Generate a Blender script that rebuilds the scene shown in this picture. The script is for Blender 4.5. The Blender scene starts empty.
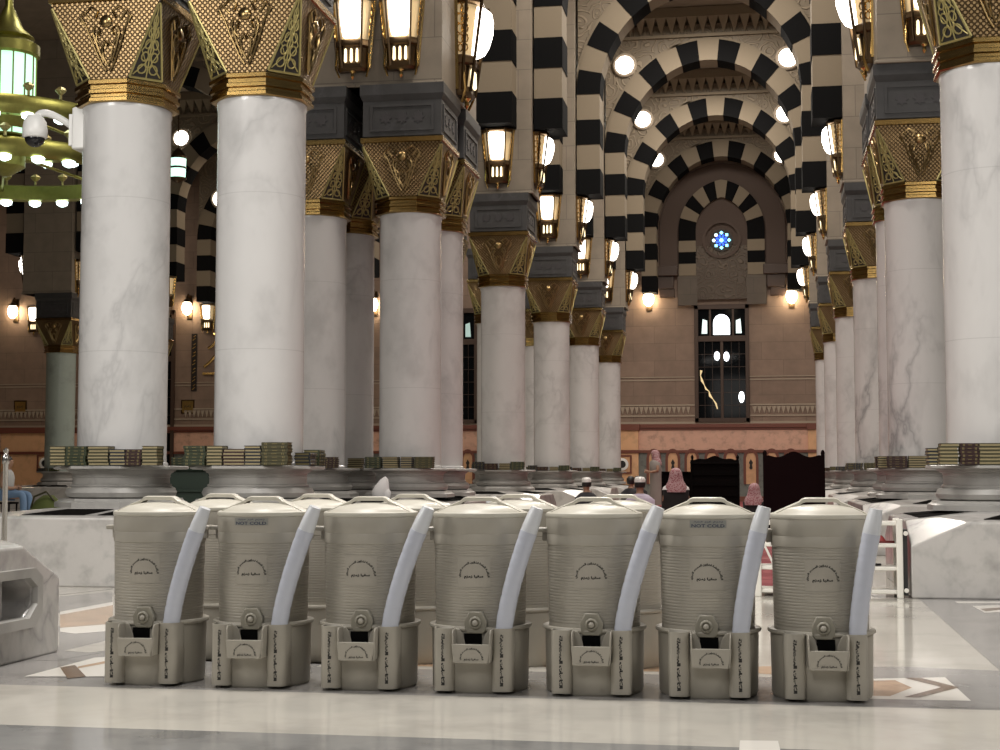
import bpy, bmesh, math, random
from mathutils import Vector, Matrix
random.seed(11)
SC = bpy.context.scene
COL = SC.collection
PI = math.pi

# ------------------------------------------------------------------ mesh helpers
class MB:
    """collects faces of one mesh, with a material slot per face and optional uv"""
    def __init__(s):
        s.v = []; s.f = []; s.m = []; s.uv = []; s.mi = 0
    def face(s, pts, mi=None, uv=None):
        b = len(s.v)
        s.v += [tuple(p) for p in pts]
        s.f.append(tuple(range(b, b + len(pts))))
        s.m.append(s.mi if mi is None else mi)
        s.uv.append(uv)
    def idx(s, verts, faces, mi=None):
        b = len(s.v)
        s.v += [tuple(p) for p in verts]
        for f in faces:
            s.f.append(tuple(b + i for i in f)); s.m.append(s.mi if mi is None else mi); s.uv.append(None)
    def box(s, x0, x1, y0, y1, z0, z1, mi=None):
        v = [(x0,y0,z0),(x1,y0,z0),(x1,y1,z0),(x0,y1,z0),(x0,y0,z1),(x1,y0,z1),(x1,y1,z1),(x0,y1,z1)]
        s.idx(v, [(0,3,2,1),(4,5,6,7),(0,1,5,4),(1,2,6,5),(2,3,7,6),(3,0,4,7)], mi)
    def rbox(s, x0, x1, y0, y1, z0, z1, r, mi=None, n=3):
        """box with rounded vertical edges and a small chamfer on top and bottom"""
        out = []
        for (cx, cy, a0) in ((x1-r,y1-r,0),(x0+r,y1-r,90),(x0+r,y0+r,180),(x1-r,y0+r,270)):
            for k in range(n+1):
                a = math.radians(a0 + 90*k/n); out.append((cx+r*math.cos(a), cy+r*math.sin(a)))
        c = min(r*.5, (z1-z0)*.2); mx = (x0+x1)/2; my = (y0+y1)/2
        def sc(p, d): 
            return (p[0] - (d if p[0] > mx else -d), p[1] - (d if p[1] > my else -d))
        rings = [([sc(p, c) for p in out], z0), (out, z0+c), (out, z1-c), ([sc(p, c) for p in out], z1)]
        s.rings([[ (p[0], p[1], z) for p in ps] for ps, z in rings], mi=mi)
    def rings(s, rings, mi=None, cap=True, closed=True):
        n = len(rings[0]); v = [p for r in rings for p in r]; f = []
        for i in range(len(rings)-1):
            for j in range(n if closed else n-1):
                k = (j+1) % n
                f.append((i*n+j, i*n+k, (i+1)*n+k, (i+1)*n+j))
        if cap:
            f.append(tuple(reversed(range(n)))); f.append(tuple((len(rings)-1)*n + j for j in range(n)))
        s.idx(v, f, mi)
    def lathe(s, prof, n=32, c=(0,0,0), axis='z', mi=None, cap=True, a0=0., a1=2*PI):
        full = abs(a1-a0-2*PI) < 1e-6
        rr = []
        for (r, h) in prof:
            ring = []
            for k in range(n if full else n+1):
                a = a0 + (a1-a0)*k/n
                p = (r*math.cos(a), r*math.sin(a), h)
                if axis == 'y': p = (p[0], -h, p[1])
                if axis == 'x': p = (h, p[0], p[1])
                ring.append((p[0]+c[0], p[1]+c[1], p[2]+c[2]))
            rr.append(ring)
        s.rings(rr, mi, cap=cap, closed=full)
    def tube(s, pts, r, n=8, mi=None, cap=True):
        pts = [Vector(p) for p in pts]
        rs = r if isinstance(r, (list, tuple)) else [r]*len(pts)
        rr = []; up = None
        for i, p in enumerate(pts):
            t = (pts[min(i+1,len(pts)-1)] - pts[max(i-1,0)]).normalized()
            if up is None:
                up = Vector((0,0,1)) if abs(t.z) < .9 else Vector((0,1,0))
            a = t.cross(up)
            if a.length < 1e-6: a = t.cross(Vector((1,0,0)))
            a.normalize(); b = a.cross(t).normalized(); up = b
            rr.append([tuple(p + (a*math.cos(2*PI*k/n) + b*math.sin(2*PI*k/n))*rs[i]) for k in range(n)])
        s.rings(rr, mi, cap)
    def prism(s, poly, d0, d1, plane='xz', mi=None):
        """poly in a plane, pushed along the third axis from d0 to d1"""
        def P(p, d):
            return {'xz': (p[0], d, p[1]), 'xy': (p[0], p[1], d), 'yz': (d, p[0], p[1])}[plane]
        n = len(poly)
        v = [P(p, d0) for p in poly] + [P(p, d1) for p in poly]
        f = [tuple(range(n)), tuple(reversed(range(n, 2*n)))] + [(i, i+n, (i+1)%n+n, (i+1)%n) for i in range(n)]
        s.idx(v, f, mi)
    def loft(s, secs, n=16, mi=None):
        """secs: (x, y, z, rx, ry) elliptical sections"""
        s.rings([[(x + rx*math.cos(2*PI*k/n), y + ry*math.sin(2*PI*k/n), z) for k in range(n)] for x, y, z, rx, ry in secs], mi)
    def sphere(s, c, rx, ry=None, rz=None, n=14, m=8, mi=None):
        ry = rx if ry is None else ry; rz = rx if rz is None else rz
        rr = []
        for i in range(m+1):
            a = -PI/2 + PI*i/m; ca = max(math.cos(a), .02)
            rr.append([(c[0]+rx*ca*math.cos(2*PI*k/n), c[1]+ry*ca*math.sin(2*PI*k/n), c[2]+rz*math.sin(a)) for k in range(n)])
        s.rings(rr, mi)
    def xf(s, M):
        s.v = [tuple(M @ Vector(p)) for p in s.v]; return s
    def add(s, o, M=None):
        b = len(s.v)
        s.v += [tuple(M @ Vector(p)) for p in o.v] if M else o.v
        s.f += [tuple(i+b for i in f) for f in o.f]; s.m += o.m; s.uv += o.uv
    def mesh(s, name, mats, smooth=35):
        me = bpy.data.meshes.new(name)
        me.from_pydata(s.v, [], s.f)
        for m in (mats if isinstance(mats, (list, tuple)) else [mats]): me.materials.append(m)
        me.polygons.foreach_set('material_index', s.m)
        if any(u is not None for u in s.uv):
            lay = me.uv_layers.new(name='UVMap'); 
            for p, u in zip(me.polygons, s.uv):
                if u is not None:
                    for li, c in zip(p.loop_indices, u): lay.data[li].uv = c
        bm = bmesh.new(); bm.from_mesh(me)
        bmesh.ops.remove_doubles(bm, verts=bm.verts, dist=1e-6)
        bmesh.ops.recalc_face_normals(bm, faces=bm.faces)
        bm.to_mesh(me); bm.free()
        if smooth:
            me.polygons.foreach_set('use_smooth', [True]*len(me.polygons))
            me.set_sharp_from_angle(angle=math.radians(smooth))
        me.update()
        return me

def obj(name, mb, mats, parent=None, loc=None, rz=0., smooth=35, bevel=0.):
    me = mb if isinstance(mb, bpy.types.Mesh) else mb.mesh(name, mats, smooth)
    o = bpy.data.objects.new(name, me); COL.objects.link(o)
    if parent is not None: o.parent = parent
    if loc is not None: o.location = loc
    o.rotation_euler.z = rz
    if bevel:
        b = o.modifiers.new('edge', 'BEVEL'); b.width = bevel; b.segments = 2; b.limit_method = 'ANGLE'; b.angle_limit = math.radians(40)
    return o
def tag(o, label, cat, group=None, kind='thing'):
    o['label'] = label; o['category'] = cat; o['kind'] = kind
    if group: o['group'] = group
    return o
def thing(name, label, cat, loc=(0,0,0), rz=0., group=None):
    o = bpy.data.objects.new(name, None); COL.objects.link(o)
    o.empty_display_size = .1
    o.location = loc; o.rotation_euler.z = rz
    return tag(o, label, cat, group)
def struct(name, mb, mats, loc=None, smooth=35, bevel=0.):
    o = obj(name, mb, mats, None, loc, 0, smooth, bevel); o['kind'] = 'structure'; return o
KIDS = {}
def copy_tree(o, loc=None, rz=None, label=None, group=None, parent=None, scale=None):
    c = o.copy(); COL.objects.link(c)
    if parent is not None:
        c.parent = parent; c.matrix_parent_inverse = o.matrix_parent_inverse
    for ch in o.children: copy_tree(ch, parent=c)
    if loc is not None: c.location = loc
    if rz is not None: c.rotation_euler.z = rz
    if scale is not None: c.scale = scale
    if label: c['label'] = label
    if group: c['group'] = group
    return c

# ------------------------------------------------------------------ material helpers
def nodes(name):
    m = bpy.data.materials.new(name); m.use_nodes = True
    nt = m.node_tree; b = nt.nodes['Principled BSDF']
    return m, nt, b
def N(nt, typ, **kw):
    n = nt.nodes.new(typ)
    for k, v in kw.items():
        if k in n.inputs: n.inputs[k].default_value = v
        else: setattr(n, k, v)
    return n
def ramp(nt, fac, stops):
    r = nt.nodes.new('ShaderNodeValToRGB'); e = r.color_ramp.elements
    e[0].position, e[0].color = stops[0][0], (*stops[0][1], 1)
    e[1].position, e[1].color = stops[-1][0], (*stops[-1][1], 1)
    for p, c in stops[1:-1]:
        q = e.new(p); q.color = (*c, 1)
    nt.links.new(fac, r.inputs[0]); return r.outputs[0]
def math_(nt, op, a, b=None):
    n = nt.nodes.new('ShaderNodeMath'); n.operation = op
    for i, x in enumerate((a, b)):
        if x is None: continue
        if isinstance(x, (int, float)): n.inputs[i].default_value = x
        else: nt.links.new(x, n.inputs[i])
    return n.outputs[0]
def mixc(nt, fac, a, b, typ='MIX'):
    n = nt.nodes.new('ShaderNodeMix'); n.data_type = 'RGBA'; n.blend_type = typ
    for s, x in ((n.inputs[0], fac), (n.inputs[6], a), (n.inputs[7], b)):
        if isinstance(x, (int, float)): s.default_value = x
        elif isinstance(x, (tuple, list)): s.default_value = (*x[:3], 1)
        else: nt.links.new(x, s)
    return n.outputs[2]
def bump(nt, b, h, strength=.3, dist=.01):
    n = N(nt, 'ShaderNodeBump', Strength=strength, Distance=dist)
    nt.links.new(h, n.inputs['Height']); nt.links.new(n.outputs[0], b.inputs['Normal'])
def plain(name, col, rough=.5, metal=0., spec=.5, emit=None, strength=0., coat=0.):
    m, nt, b = nodes(name)
    b.inputs['Base Color'].default_value = (*col, 1); b.inputs['Roughness'].default_value = rough
    b.inputs['Metallic'].default_value = metal; b.inputs['Specular IOR Level'].default_value = spec
    b.inputs['Coat Weight'].default_value = coat
    if emit:
        b.inputs['Emission Color'].default_value = (*emit, 1); b.inputs['Emission Strength'].default_value = strength
    return m
def coords(nt, loc_shift=True):
    tc = nt.nodes.new('ShaderNodeTexCoord'); out = tc.outputs['Object']
    if loc_shift:
        oi = nt.nodes.new('ShaderNodeObjectInfo'); a = nt.nodes.new('ShaderNodeVectorMath'); a.operation = 'MULTIPLY_ADD'
        nt.links.new(oi.outputs['Location'], a.inputs[0]); a.inputs[1].default_value = (1.37, .73, 1.)
        nt.links.new(out, a.inputs[2]); out = a.outputs[0]
    return out
def marble(name, base, vein, scale=1., rough=.12, vein_amt=.6, cloud=.12, stretch=(1,1,1), tilt=.6, joints=None):
    m, nt, b = nodes(name); L = nt.links
    co = coords(nt)
    mp = N(nt, 'ShaderNodeMapping'); mp.inputs['Rotation'].default_value = (tilt, tilt*.6, .3); mp.inputs['Scale'].default_value = stretch
    L.new(co, mp.inputs[0])
    n1 = N(nt, 'ShaderNodeTexNoise', Scale=1.1*scale, Detail=5., Roughness=.55, Distortion=.5); L.new(mp.outputs[0], n1.inputs['Vector'])
    v = math_(nt, 'ABSOLUTE', math_(nt, 'SUBTRACT', n1.outputs[0], .5))
    veins = ramp(nt, v, [(0., (1,1,1)), (.012, (.55,.55,.55)), (.045, (0,0,0))])
    n3 = N(nt, 'ShaderNodeTexNoise', Scale=.9*scale, Detail=2.); L.new(mp.outputs[0], n3.inputs['Vector'])
    msk = ramp(nt, n3.outputs[0], [(.42, (0,0,0)), (.65, (1,1,1))])
    n2 = N(nt, 'ShaderNodeTexNoise', Scale=2.3*scale, Detail=4., Roughness=.6); L.new(mp.outputs[0], n2.inputs['Vector'])
    dark = tuple(c*(1-cloud*2.2) for c in base); lite = tuple(min(1, c*(1+cloud*.5)) for c in base)
    cl = ramp(nt, n2.outputs[0], [(.3, dark), (.5, base), (.75, lite)])
    f = math_(nt, 'MULTIPLY', math_(nt, 'MULTIPLY', veins, msk), vein_amt)
    c = mixc(nt, f, cl, vein)
    if joints:
        sp = nt.nodes.new('ShaderNodeSeparateXYZ'); tc = nt.nodes.new('ShaderNodeTexCoord'); L.new(tc.outputs['Object'], sp.inputs[0])
        z = math_(nt, 'FRACT', math_(nt, 'DIVIDE', sp.outputs[2], joints))
        j = math_(nt, 'LESS_THAN', z, .006)
        c = mixc(nt, math_(nt, 'MULTIPLY', j, .22), c, (.25,.25,.25))
    L.new(c, b.inputs['Base Color'])
    b.inputs['Roughness'].default_value = rough
    return m
def blocks(name, base, w=1.0, h=.55, rough=.55, mortar=.6, var=.06, mo=.006):
    """coursed stone: brick joints on vertical faces"""
    m, nt, b = nodes(name); L = nt.links
    tc = nt.nodes.new('ShaderNodeNewGeometry'); sp = nt.nodes.new('ShaderNodeSeparateXYZ'); L.new(tc.outputs['Position'], sp.inputs[0])
    cb = nt.nodes.new('ShaderNodeCombineXYZ'); L.new(math_(nt, 'ADD', sp.outputs[0], sp.outputs[1]), cb.inputs[0]); L.new(sp.outputs[2], cb.inputs[1])
    br = N(nt, 'ShaderNodeTexBrick', Scale=1.0); L.new(cb.outputs[0], br.inputs['Vector'])
    br.inputs['Brick Width'].default_value = w; br.inputs['Row Height'].default_value = h; br.inputs['Mortar Size'].default_value = mo
    br.inputs['Color1'].default_value = (*[c*(1+var) for c in base], 1); br.inputs['Color2'].default_value = (*[c*(1-var) for c in base], 1)
    br.inputs['Mortar'].default_value = (*[c*mortar for c in base], 1)
    nz = N(nt, 'ShaderNodeTexNoise', Scale=3., Detail=4.); L.new(tc.outputs['Position'], nz.inputs['Vector'])
    k = ramp(nt, nz.outputs[0], [(.3, (.86,.85,.84)), (.7, (1.06,1.05,1.04))])
    L.new(mixc(nt, 1., br.outputs[0], k, 'MULTIPLY'), b.inputs['Base Color'])
    b.inputs['Roughness'].default_value = rough
    bump(nt, b, br.outputs['Fac'], -.3, .01)
    return m
def carved(name, base, scale=5., rough=.6, depth=.05, dark=.5):
    """stone carved with scroll relief"""
    m, nt, b = nodes(name); L = nt.links
    g = nt.nodes.new('ShaderNodeNewGeometry')
    nz = N(nt, 'ShaderNodeTexNoise', Scale=scale*.5, Detail=1.); L.new(g.outputs['Position'], nz.inputs['Vector'])
    vo = N(nt, 'ShaderNodeTexVoronoi', Scale=scale*.6); 
    mx = mixc(nt, .25, g.outputs['Position'], nz.outputs[1]); L.new(mx, vo.inputs['Vector'])
    s = math_(nt, 'SINE', math_(nt, 'MULTIPLY', vo.outputs['Distance'], 26.))
    h = ramp(nt, s, [(.25, (0,0,0)), (.8, (1,1,1))])
    L.new(mixc(nt, h, tuple(c*dark for c in base), base), b.inputs['Base Color'])
    b.inputs['Roughness'].default_value = rough
    bump(nt, b, h, .8, depth)
    return m
def gold_lattice(name, hi, lo, k=26., rough=.32):
    """gilded metal with a diamond lattice, in uv"""
    m, nt, b = nodes(name); L = nt.links
    uv = nt.nodes.new('ShaderNodeUVMap'); sp = nt.nodes.new('ShaderNodeSeparateXYZ'); L.new(uv.outputs[0], sp.inputs[0])
    a = math_(nt, 'SINE', math_(nt, 'MULTIPLY', math_(nt, 'ADD', sp.outputs[0], sp.outputs[1]), k*PI))
    c = math_(nt, 'SINE', math_(nt, 'MULTIPLY', math_(nt, 'SUBTRACT', sp.outputs[0], sp.outputs[1]), k*PI))
    h = math_(nt, 'MULTIPLY', a, c)
    h = math_(nt, 'ABSOLUTE', h)
    f = ramp(nt, h, [(.12, (0,0,0)), (.5, (1,1,1))])
    nz = N(nt, 'ShaderNodeTexNoise', Scale=9., Detail=3.); tc = coords(nt); L.new(tc, nz.inputs['Vector'])
    hi2 = mixc(nt, nz.outputs[0], tuple(x*.7 for x in hi), tuple(min(1, x*1.15) for x in hi))
    L.new(mixc(nt, f, lo, hi2), b.inputs['Base Color'])
    b.inputs['Metallic'].default_value = 1.; b.inputs['Roughness'].default_value = rough
    bump(nt, b, f, .9, .015)
    return m
def gold(name, col, rough=.25, nscale=14., nb=.15):
    m, nt, b = nodes(name); L = nt.links
    nz = N(nt, 'ShaderNodeTexNoise', Scale=nscale, Detail=3.); L.new(coords(nt), nz.inputs['Vector'])
    L.new(mixc(nt, nz.outputs[0], tuple(x*.72 for x in col), tuple(min(1, x*1.2) for x in col)), b.inputs['Base Color'])
    b.inputs['Metallic'].default_value = 1.; b.inputs['Roughness'].default_value = rough
    bump(nt, b, nz.outputs[0], nb, .01)
    return m
def emissive(name, col, strength):
    m, nt, b = nodes(name)
    b.inputs['Base Color'].default_value = (*[c*.8 for c in col], 1); b.inputs['Roughness'].default_value = .3
    b.inputs['Emission Color'].default_value = (*col, 1); b.inputs['Emission Strength'].default_value = strength
    return m

M = {}
M['shaft'] = marble('white_column_marble', (.60,.595,.59), (.26,.26,.265), .8, .16, .34, .08, (1,1,.75), .7, joints=1.43)
M['shaft2'] = marble('dark_veined_column_marble', (.62,.61,.60), (.17,.17,.175), .75, .15, .6, .09, (1.2,1.2,.55), .9, joints=1.43)
M['base'] = marble('grey_base_marble', (.37,.36,.34), (.2,.2,.2), 1.3, .42, .4, .10)
M['boxm'] = marble('plinth_marble', (.50,.485,.465), (.20,.20,.205), 1.4, .2, .6, .14)
M['vent'] = plain('dark_vent', (.006,.0055,.005), .95, spec=.03)
M['gold_lat'] = gold_lattice('gilded_lattice', (.29,.20,.10), (.085,.055,.028), 20., .36)
M['gold'] = gold('gilded_metal', (.34,.225,.08), .22, 6., .05)
M['gold_dk'] = gold('dull_gilt', (.36,.25,.11), .28)
M['fili'] = plain('olive_gilt', (.42,.36,.15), .42, .75)
M['fili_dk'] = plain('dark_inlay', (.018,.014,.012), .5)
M['slate'] = marble('slate_stone', (.040,.039,.039), (.10,.10,.11), 2., .5, .3, .12)
M['slate_dk'] = plain('slate_rosette', (.040,.037,.039), .5)  # slate of the star rosettes, slightly pinkish
M['stone'] = blocks('beige_block_stone', (.24,.203,.157), 1.1, .56)
M['cream'] = plain('cream_voussoir', (.22,.18,.128), .75, spec=.2)
M['black'] = plain('black_voussoir', (.008,.008,.0082), .9, spec=.04)
M['carved'] = carved('carved_stone', (.25,.20,.138), 5., dark=.72)
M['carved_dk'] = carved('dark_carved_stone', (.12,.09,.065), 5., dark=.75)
M['saw'] = plain('sawtooth_stone', (.22,.175,.12), .8)
M['ceil'] = blocks('ceiling_stone', (.22,.18,.135), 1.6, 1.6, .7, .5)
M['wall'] = blocks('rose_block_wall', (.25,.175,.13), 1.5, .62, .6, .62, .07)
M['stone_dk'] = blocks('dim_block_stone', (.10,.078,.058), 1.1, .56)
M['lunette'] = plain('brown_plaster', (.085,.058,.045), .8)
M['rose'] = marble('rose_panel', (.68,.41,.30), (.50,.28,.20), 1.6, .3, .4, .16)
M['orange'] = marble('orange_marble', (.72,.42,.23), (.5,.26,.13), 1., .3, .3, .10)
M['redtrim'] = plain('dark_red_trim', (.17,.055,.035), .4)
M['teal'] = marble('grey_teal_panel', (.17,.18,.165), (.3,.3,.28), 3., .4, .4, .15)
M['frieze'] = plain('frieze_stone', (.38,.31,.235), .6)
M['bronze'] = plain('dark_bronze', (.10,.065,.035), .35, 1.)
M['lampgold'] = gold('lantern_gold', (.75,.50,.18), .22)
M['lamp'] = emissive('lit_lantern_glass', (1., .93, .82), 8.)
M['lampdim'] = emissive('amber_lantern_glass', (1., .74, .40), .22)
M['peg'] = emissive('lit_peg_glass', (1., .82, .5), 2.2)
M['globe'] = emissive('lit_round_lamp', (1., .94, .82), 9.)
M['warmglobe'] = emissive('warm_sconce_bulb', (1., .80, .52), 30.)
M['tan_plastic'] = None
# ------------------------------------------------------------------ the camera's frame, used only to read positions off the photograph
H = .96
YAW = math.atan(261/1500.); PITCH = math.atan(99/1500.)
FWD = Vector((-math.sin(YAW)*math.cos(PITCH), math.cos(YAW)*math.cos(PITCH), math.sin(PITCH)))
RGT = Vector((math.cos(YAW), math.sin(YAW), 0)); UPV = RGT.cross(FWD)
def ray(x, y): return FWD + RGT*((x-500)/1500.) + UPV*((375-y)/1500.)
def on_y(x, y, Y): r = ray(x, y); return r*(Y/r.y) + Vector((0,0,H))
def on_z(x, y, z=0.): r = ray(x, y); return r*((z-H)/r.z) + Vector((0,0,H))

XL, XL2, XR, XR2 = -4.70, -6.02, 2.06, 3.38
NX = -1.28      # middle of the nave
ROWS = [13.3, 19.5, 21.0, 27.35, 33.9, 40.2, 46.5]
WALL_Y = 53.2
CEIL_Z = 13.44

# ------------------------------------------------------------------ floor
def floor():
    pale = marble('pale_floor_marble', (.58,.555,.50), (.50,.47,.42), .7, .10, .35, .10)
    grey = marble('grey_floor_granite', (.27,.27,.265), (.36,.36,.35), 1.5, .10, .3, .12)
    grey2 = marble('light_grey_floor', (.33,.32,.31), (.25,.25,.25), 1.2, .10, .3, .12)
    white = plain('white_inlay', (.86,.83,.77), .10); tan = marble('tan_inlay', (.55,.38,.25), (.4,.28,.2), 2., .10, .3, .15)
    brown = plain('brown_inlay', (.20,.13,.085), .12)
    mats = [pale, grey, grey2, white, tan, brown]
    mb = MB()
    def rect(x0, x1, y0, y1, z, mi): mb.face([(x0,y0,z),(x1,y0,z),(x1,y1,z),(x0,y1,z)], mi)
    def px(pts, z, mi): mb.face([tuple(on_z(x, y).xy) + (z,) for x, y in pts], mi)
    # beds of stone from the viewer towards the far wall: each bed its own band, the seams meet edge to edge
    rect(-36, 18, -14, 5.42, 0, 1)
    rect(-36, 18, 5.42, 6.44, 0, 0)
    rect(-36, 18, 6.44, 7.30, 0, 2)
    rect(-36, 18, 7.30, 9.4, 0, 0)
    rect(-36, 18, 9.4, 60, 0, 0)
    e = .0006
    # grey borders around the pale field beside the coolers
    def wpoly(pts, z, mi): mb.face([(x, y, z) for x, y in pts], mi)
    wpoly([(-3.9,9.0),(-3.4,9.0),(-2.2,7.9),(-2.2,7.3),(-3.9,7.3)], e, 2)
    px([(58,626),(112,622),(112,651),(60,660)], 2*e, 2)
    px([(20,600),(112,592),(112,605),(20,618)], 2*e, 2)
    px([(50,586),(113,584),(113,589),(50,596)], 2*e, 0)
    px([(60,612),(113,602),(113,631),(75,634),(60,632)], 3*e, 3)
    px([(60,615),(113,605.5),(113,624),(60,628)], 4*e, 4)
    px([(64,651),(113,639.5),(113,650),(90,653)], 3*e, 0)
    px([(24,677),(95,658),(113,657),(113,677)], 4*e, 3)
    px([(60,668),(75,665.5),(86,677),(67.5,679)], 5*e, 5)
    px([(78,667),(113,660),(113,662.5),(78,669)], 5*e, 4)
    # star points and chevrons at the other end of the row
    px([(917,597),(1003,597),(1003,672),(1000,671)], e, 2)
    px([(905,667),(1003,671),(1003,709),(860,705),(860,667)], 1.5*e, 2)
    px([(870,679),(945,677.5),(971,701),(868,699)], 2*e, 3)
    px([(872,681),(895,680.5),(912,688),(890,696.5),(872,696)], 3*e, 4)
    px([(905,678.5),(921,678.2),(959,687.8),(942,687.5)], 4*e, 5); px([(942,687.5),(959,687.8),(920,697.8),(904,697.5)], 4*e, 5)
    px([(955,601.5),(1003,601.5),(1003,603.5),(958,603.5)], 2*e, 3)
    px([(972,606),(1003,605),(1003,612),(985,613)], 2*e, 3)
    px([(980,609),(1003,607.5),(1003,609.5),(986,611.5)], 3*e, 5)
    px([(740,740.5),(778,741),(781,753),(739,753)], e, 3)
    # tan inlay band behind the coolers
    for x in (-2.9,-1.95,-.98, 0.):
        wpoly([(x,7.4),(x+.7,7.4),(x+.85,7.55),(x+.7,7.7),(x,7.7),(x-.15,7.55)], e, 4)
    f = struct('floor', mb, mats, smooth=0)
    return f
floor()

# ------------------------------------------------------------------ shell
mb = MB(); mb.box(-36,18,WALL_Y,WALL_Y+.4,0,CEIL_Z+.2); struct('wall_far', mb, M['wall'])
mb = MB(); mb.box(-36.3,-36,-2,WALL_Y+.4,0,CEIL_Z+.2); struct('wall_west', mb, M['wall'])
mb = MB(); mb.box(18,18.3,9,WALL_Y+.4,0,CEIL_Z+.2); struct('wall_east', mb, M['wall'])
mb = MB(); mb.box(-36.3,18.3,15.8,WALL_Y+.4,CEIL_Z,CEIL_Z+.3)
for y in (15.9, 24.2, 30.6, 37.0, 43.3, 49.8):
    pass
    
struct('ceiling', mb, M['ceil'])

# ------------------------------------------------------------------ far wall dado, friezes, pilasters
def wall_bands():
    y = WALL_Y
    mb = MB()
    segs = [(-36,-26.6),(-26.0,-19.9),(-19.3,5)]
    mb.box(-36,18,y-.10,y+.02,2.58,2.72); mb.box(-36,18,y-.06,y+.02,2.50,2.58); mb.box(-36,18,y-.08,y+.02,1.70,1.80)
    mb.box(-36,18,y-.10,y+.02,0,.18)
    struct('trim_1', mb, M['redtrim'], bevel=.01)
    mb = MB(); mb.box(-36,18,y-.03,y+.02,1.80,2.50); struct('trim_2', mb, M['rose'])
    mb = MB(); mb.box(-36,18,y-.025,y+.02,.18,1.70); struct('trim_3', mb, M['teal'])
    # carved zigzag frieze over the dado
    mb = MB(); mb.box(-36,18,y-.03,y+.02,2.98,3.03); mb.box(-36,18,y-.03,y+.02,3.36,3.41)
    x = -29.
    while x < 4:
        if not any(a < x < b for a, b in ((-2.6,-.3),(-12.25,-9.8),(-24.0,-21.4))):
            mb.prism([(x,3.33),(x+.08,3.07),(x+.16,3.33)], y-.045, y+.01)
        x += .165
    mb.box(-36,18,y-.05,y+.02,2.72,2.80)
    mb.box(-36,18,y-.02,y+.02,4.25,4.29); mb.box(-36,18,y-.02,y+.02,4.36,4.39)
    struct('trim_4', mb, M['frieze'], smooth=0)
    # orange pilasters, each with a framed round grille
    for i, (x0, x1) in enumerate(((-5.67,-4.27),(1.6,3.0),(-13.5,-12.3),(-28.5,-26.2))):
        mb = MB(); mb.box(x0,x1,y-.18,y+.02,0,1.70); mb.box(x0,x1,y-.18,y+.02,1.80,2.50)
        struct('trim_%d' % (5+2*i), mb, M['orange'], bevel=.01)
        mb = MB(); mb.box(x0-.04,x1+.04,y-.23,y+.02,1.70,1.80); mb.box(x0-.04,x1+.04,y-.24,y+.02,2.50,2.72)
        mb.box((x0+x1)/2-.02,(x0+x1)/2+.0,y-.19,y,.15,.16)
        struct('trim_%d' % (6+2*i), mb, M['redtrim'], bevel=.01)
wall_bands()

M['white_pl'] = plain('white_plastic', (.78,.78,.76), .35)
M['dkhole'] = plain('black_grille', (.015,.015,.015), .5)
def wall_loudspeaker():
    t = thing('wall_loudspeaker', 'square wooden panel with round black grille on the orange pilaster by the standing person', 'speaker')
    mb = MB()
    for b in ((-.33,.33,.27,.33),(-.33,.33,-.33,-.27),(-.33,-.27,-.27,.27),(.27,.33,-.27,.27)): mb.box(b[0],b[1],-.05,0,b[2],b[3])
    obj('frame', mb, M['redtrim'], t, bevel=.006)
    mb = MB(); mb.box(-.27,.27,-.02,0,-.27,.27); obj('panel', mb, M['orange'], t)
    mb = MB(); mb.lathe([(.22,0.),(.22,.03),(.13,.045),(.13,0.)], 24, (0,-.02,0), 'y', cap=False); obj('ring', mb, M['white_pl'], t).location.y = -.03
    mb = MB(); mb.lathe([(.001,.02),(.13,.02),(.13,0)], 24, (0,-.03,0), 'y'); obj('grille', mb, M['dkhole'], t)
    return t
sp = wall_loudspeaker(); sp.location = (-4.84, WALL_Y-.18, 1.30)
s2 = copy_tree(sp, (-26.67, WALL_Y-.18, 1.36), label='square wooden panel with a round black grille on the orange wall behind the reclining man')

def niche():
    t = thing('blind_niche', '', 'niche')
    mb = MB()
    o = [(-.26,-.75),(-.26,.15)] + [(-.26*math.cos(a), .15+.34*math.sin(a)) for a in [PI*k/10 for k in range(1,10)]] + [(.26,.15),(.26,-.75)]
    i = [(-.17,-.75),(-.17,.14)] + [(-.17*math.cos(a), .14+.24*math.sin(a)) for a in [PI*k/10 for k in range(1,10)]] + [(.17,.14),(.17,-.75)]
    for k in range(len(o)-1):
        q = [o[k], o[k+1], i[k+1], i[k]]
        mb.prism(q, -.06, 0)
    obj('surround', mb, M['redtrim'], t)
    mb = MB(); mb.prism(i, -.02, 0); obj('panel', mb, M['orange'], t)
    mb = MB(); mb.prism([(0,-.25),(.06,-.2),(.035,-.08),(.07,0),(0,.12),(-.07,0),(-.035,-.08),(-.06,-.2)], -.035, -.02); obj('motif', mb, M['fili_dk'], t)
    return t
n0 = niche(); first = True
for i, x in enumerate([654,673,692,712,731,751,772,791]):
    p = on_y(x, 470, WALL_Y)
    o = n0 if i == 0 else copy_tree(n0)
    o.location = (p.x, WALL_Y-.025, 1.36)
    o['label'] = 'small arched niche panel in orange marble with dark red surround, low on the far wall'; o['group'] = 'niche panels along the far wall'
for x in (468,390,348):
    p = on_y(x, 470, WALL_Y); o = copy_tree(n0, (p.x, WALL_Y-.025, 1.36), label='arched orange niche panel seen between the columns of the arcade', group='niche panels between columns')

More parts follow.
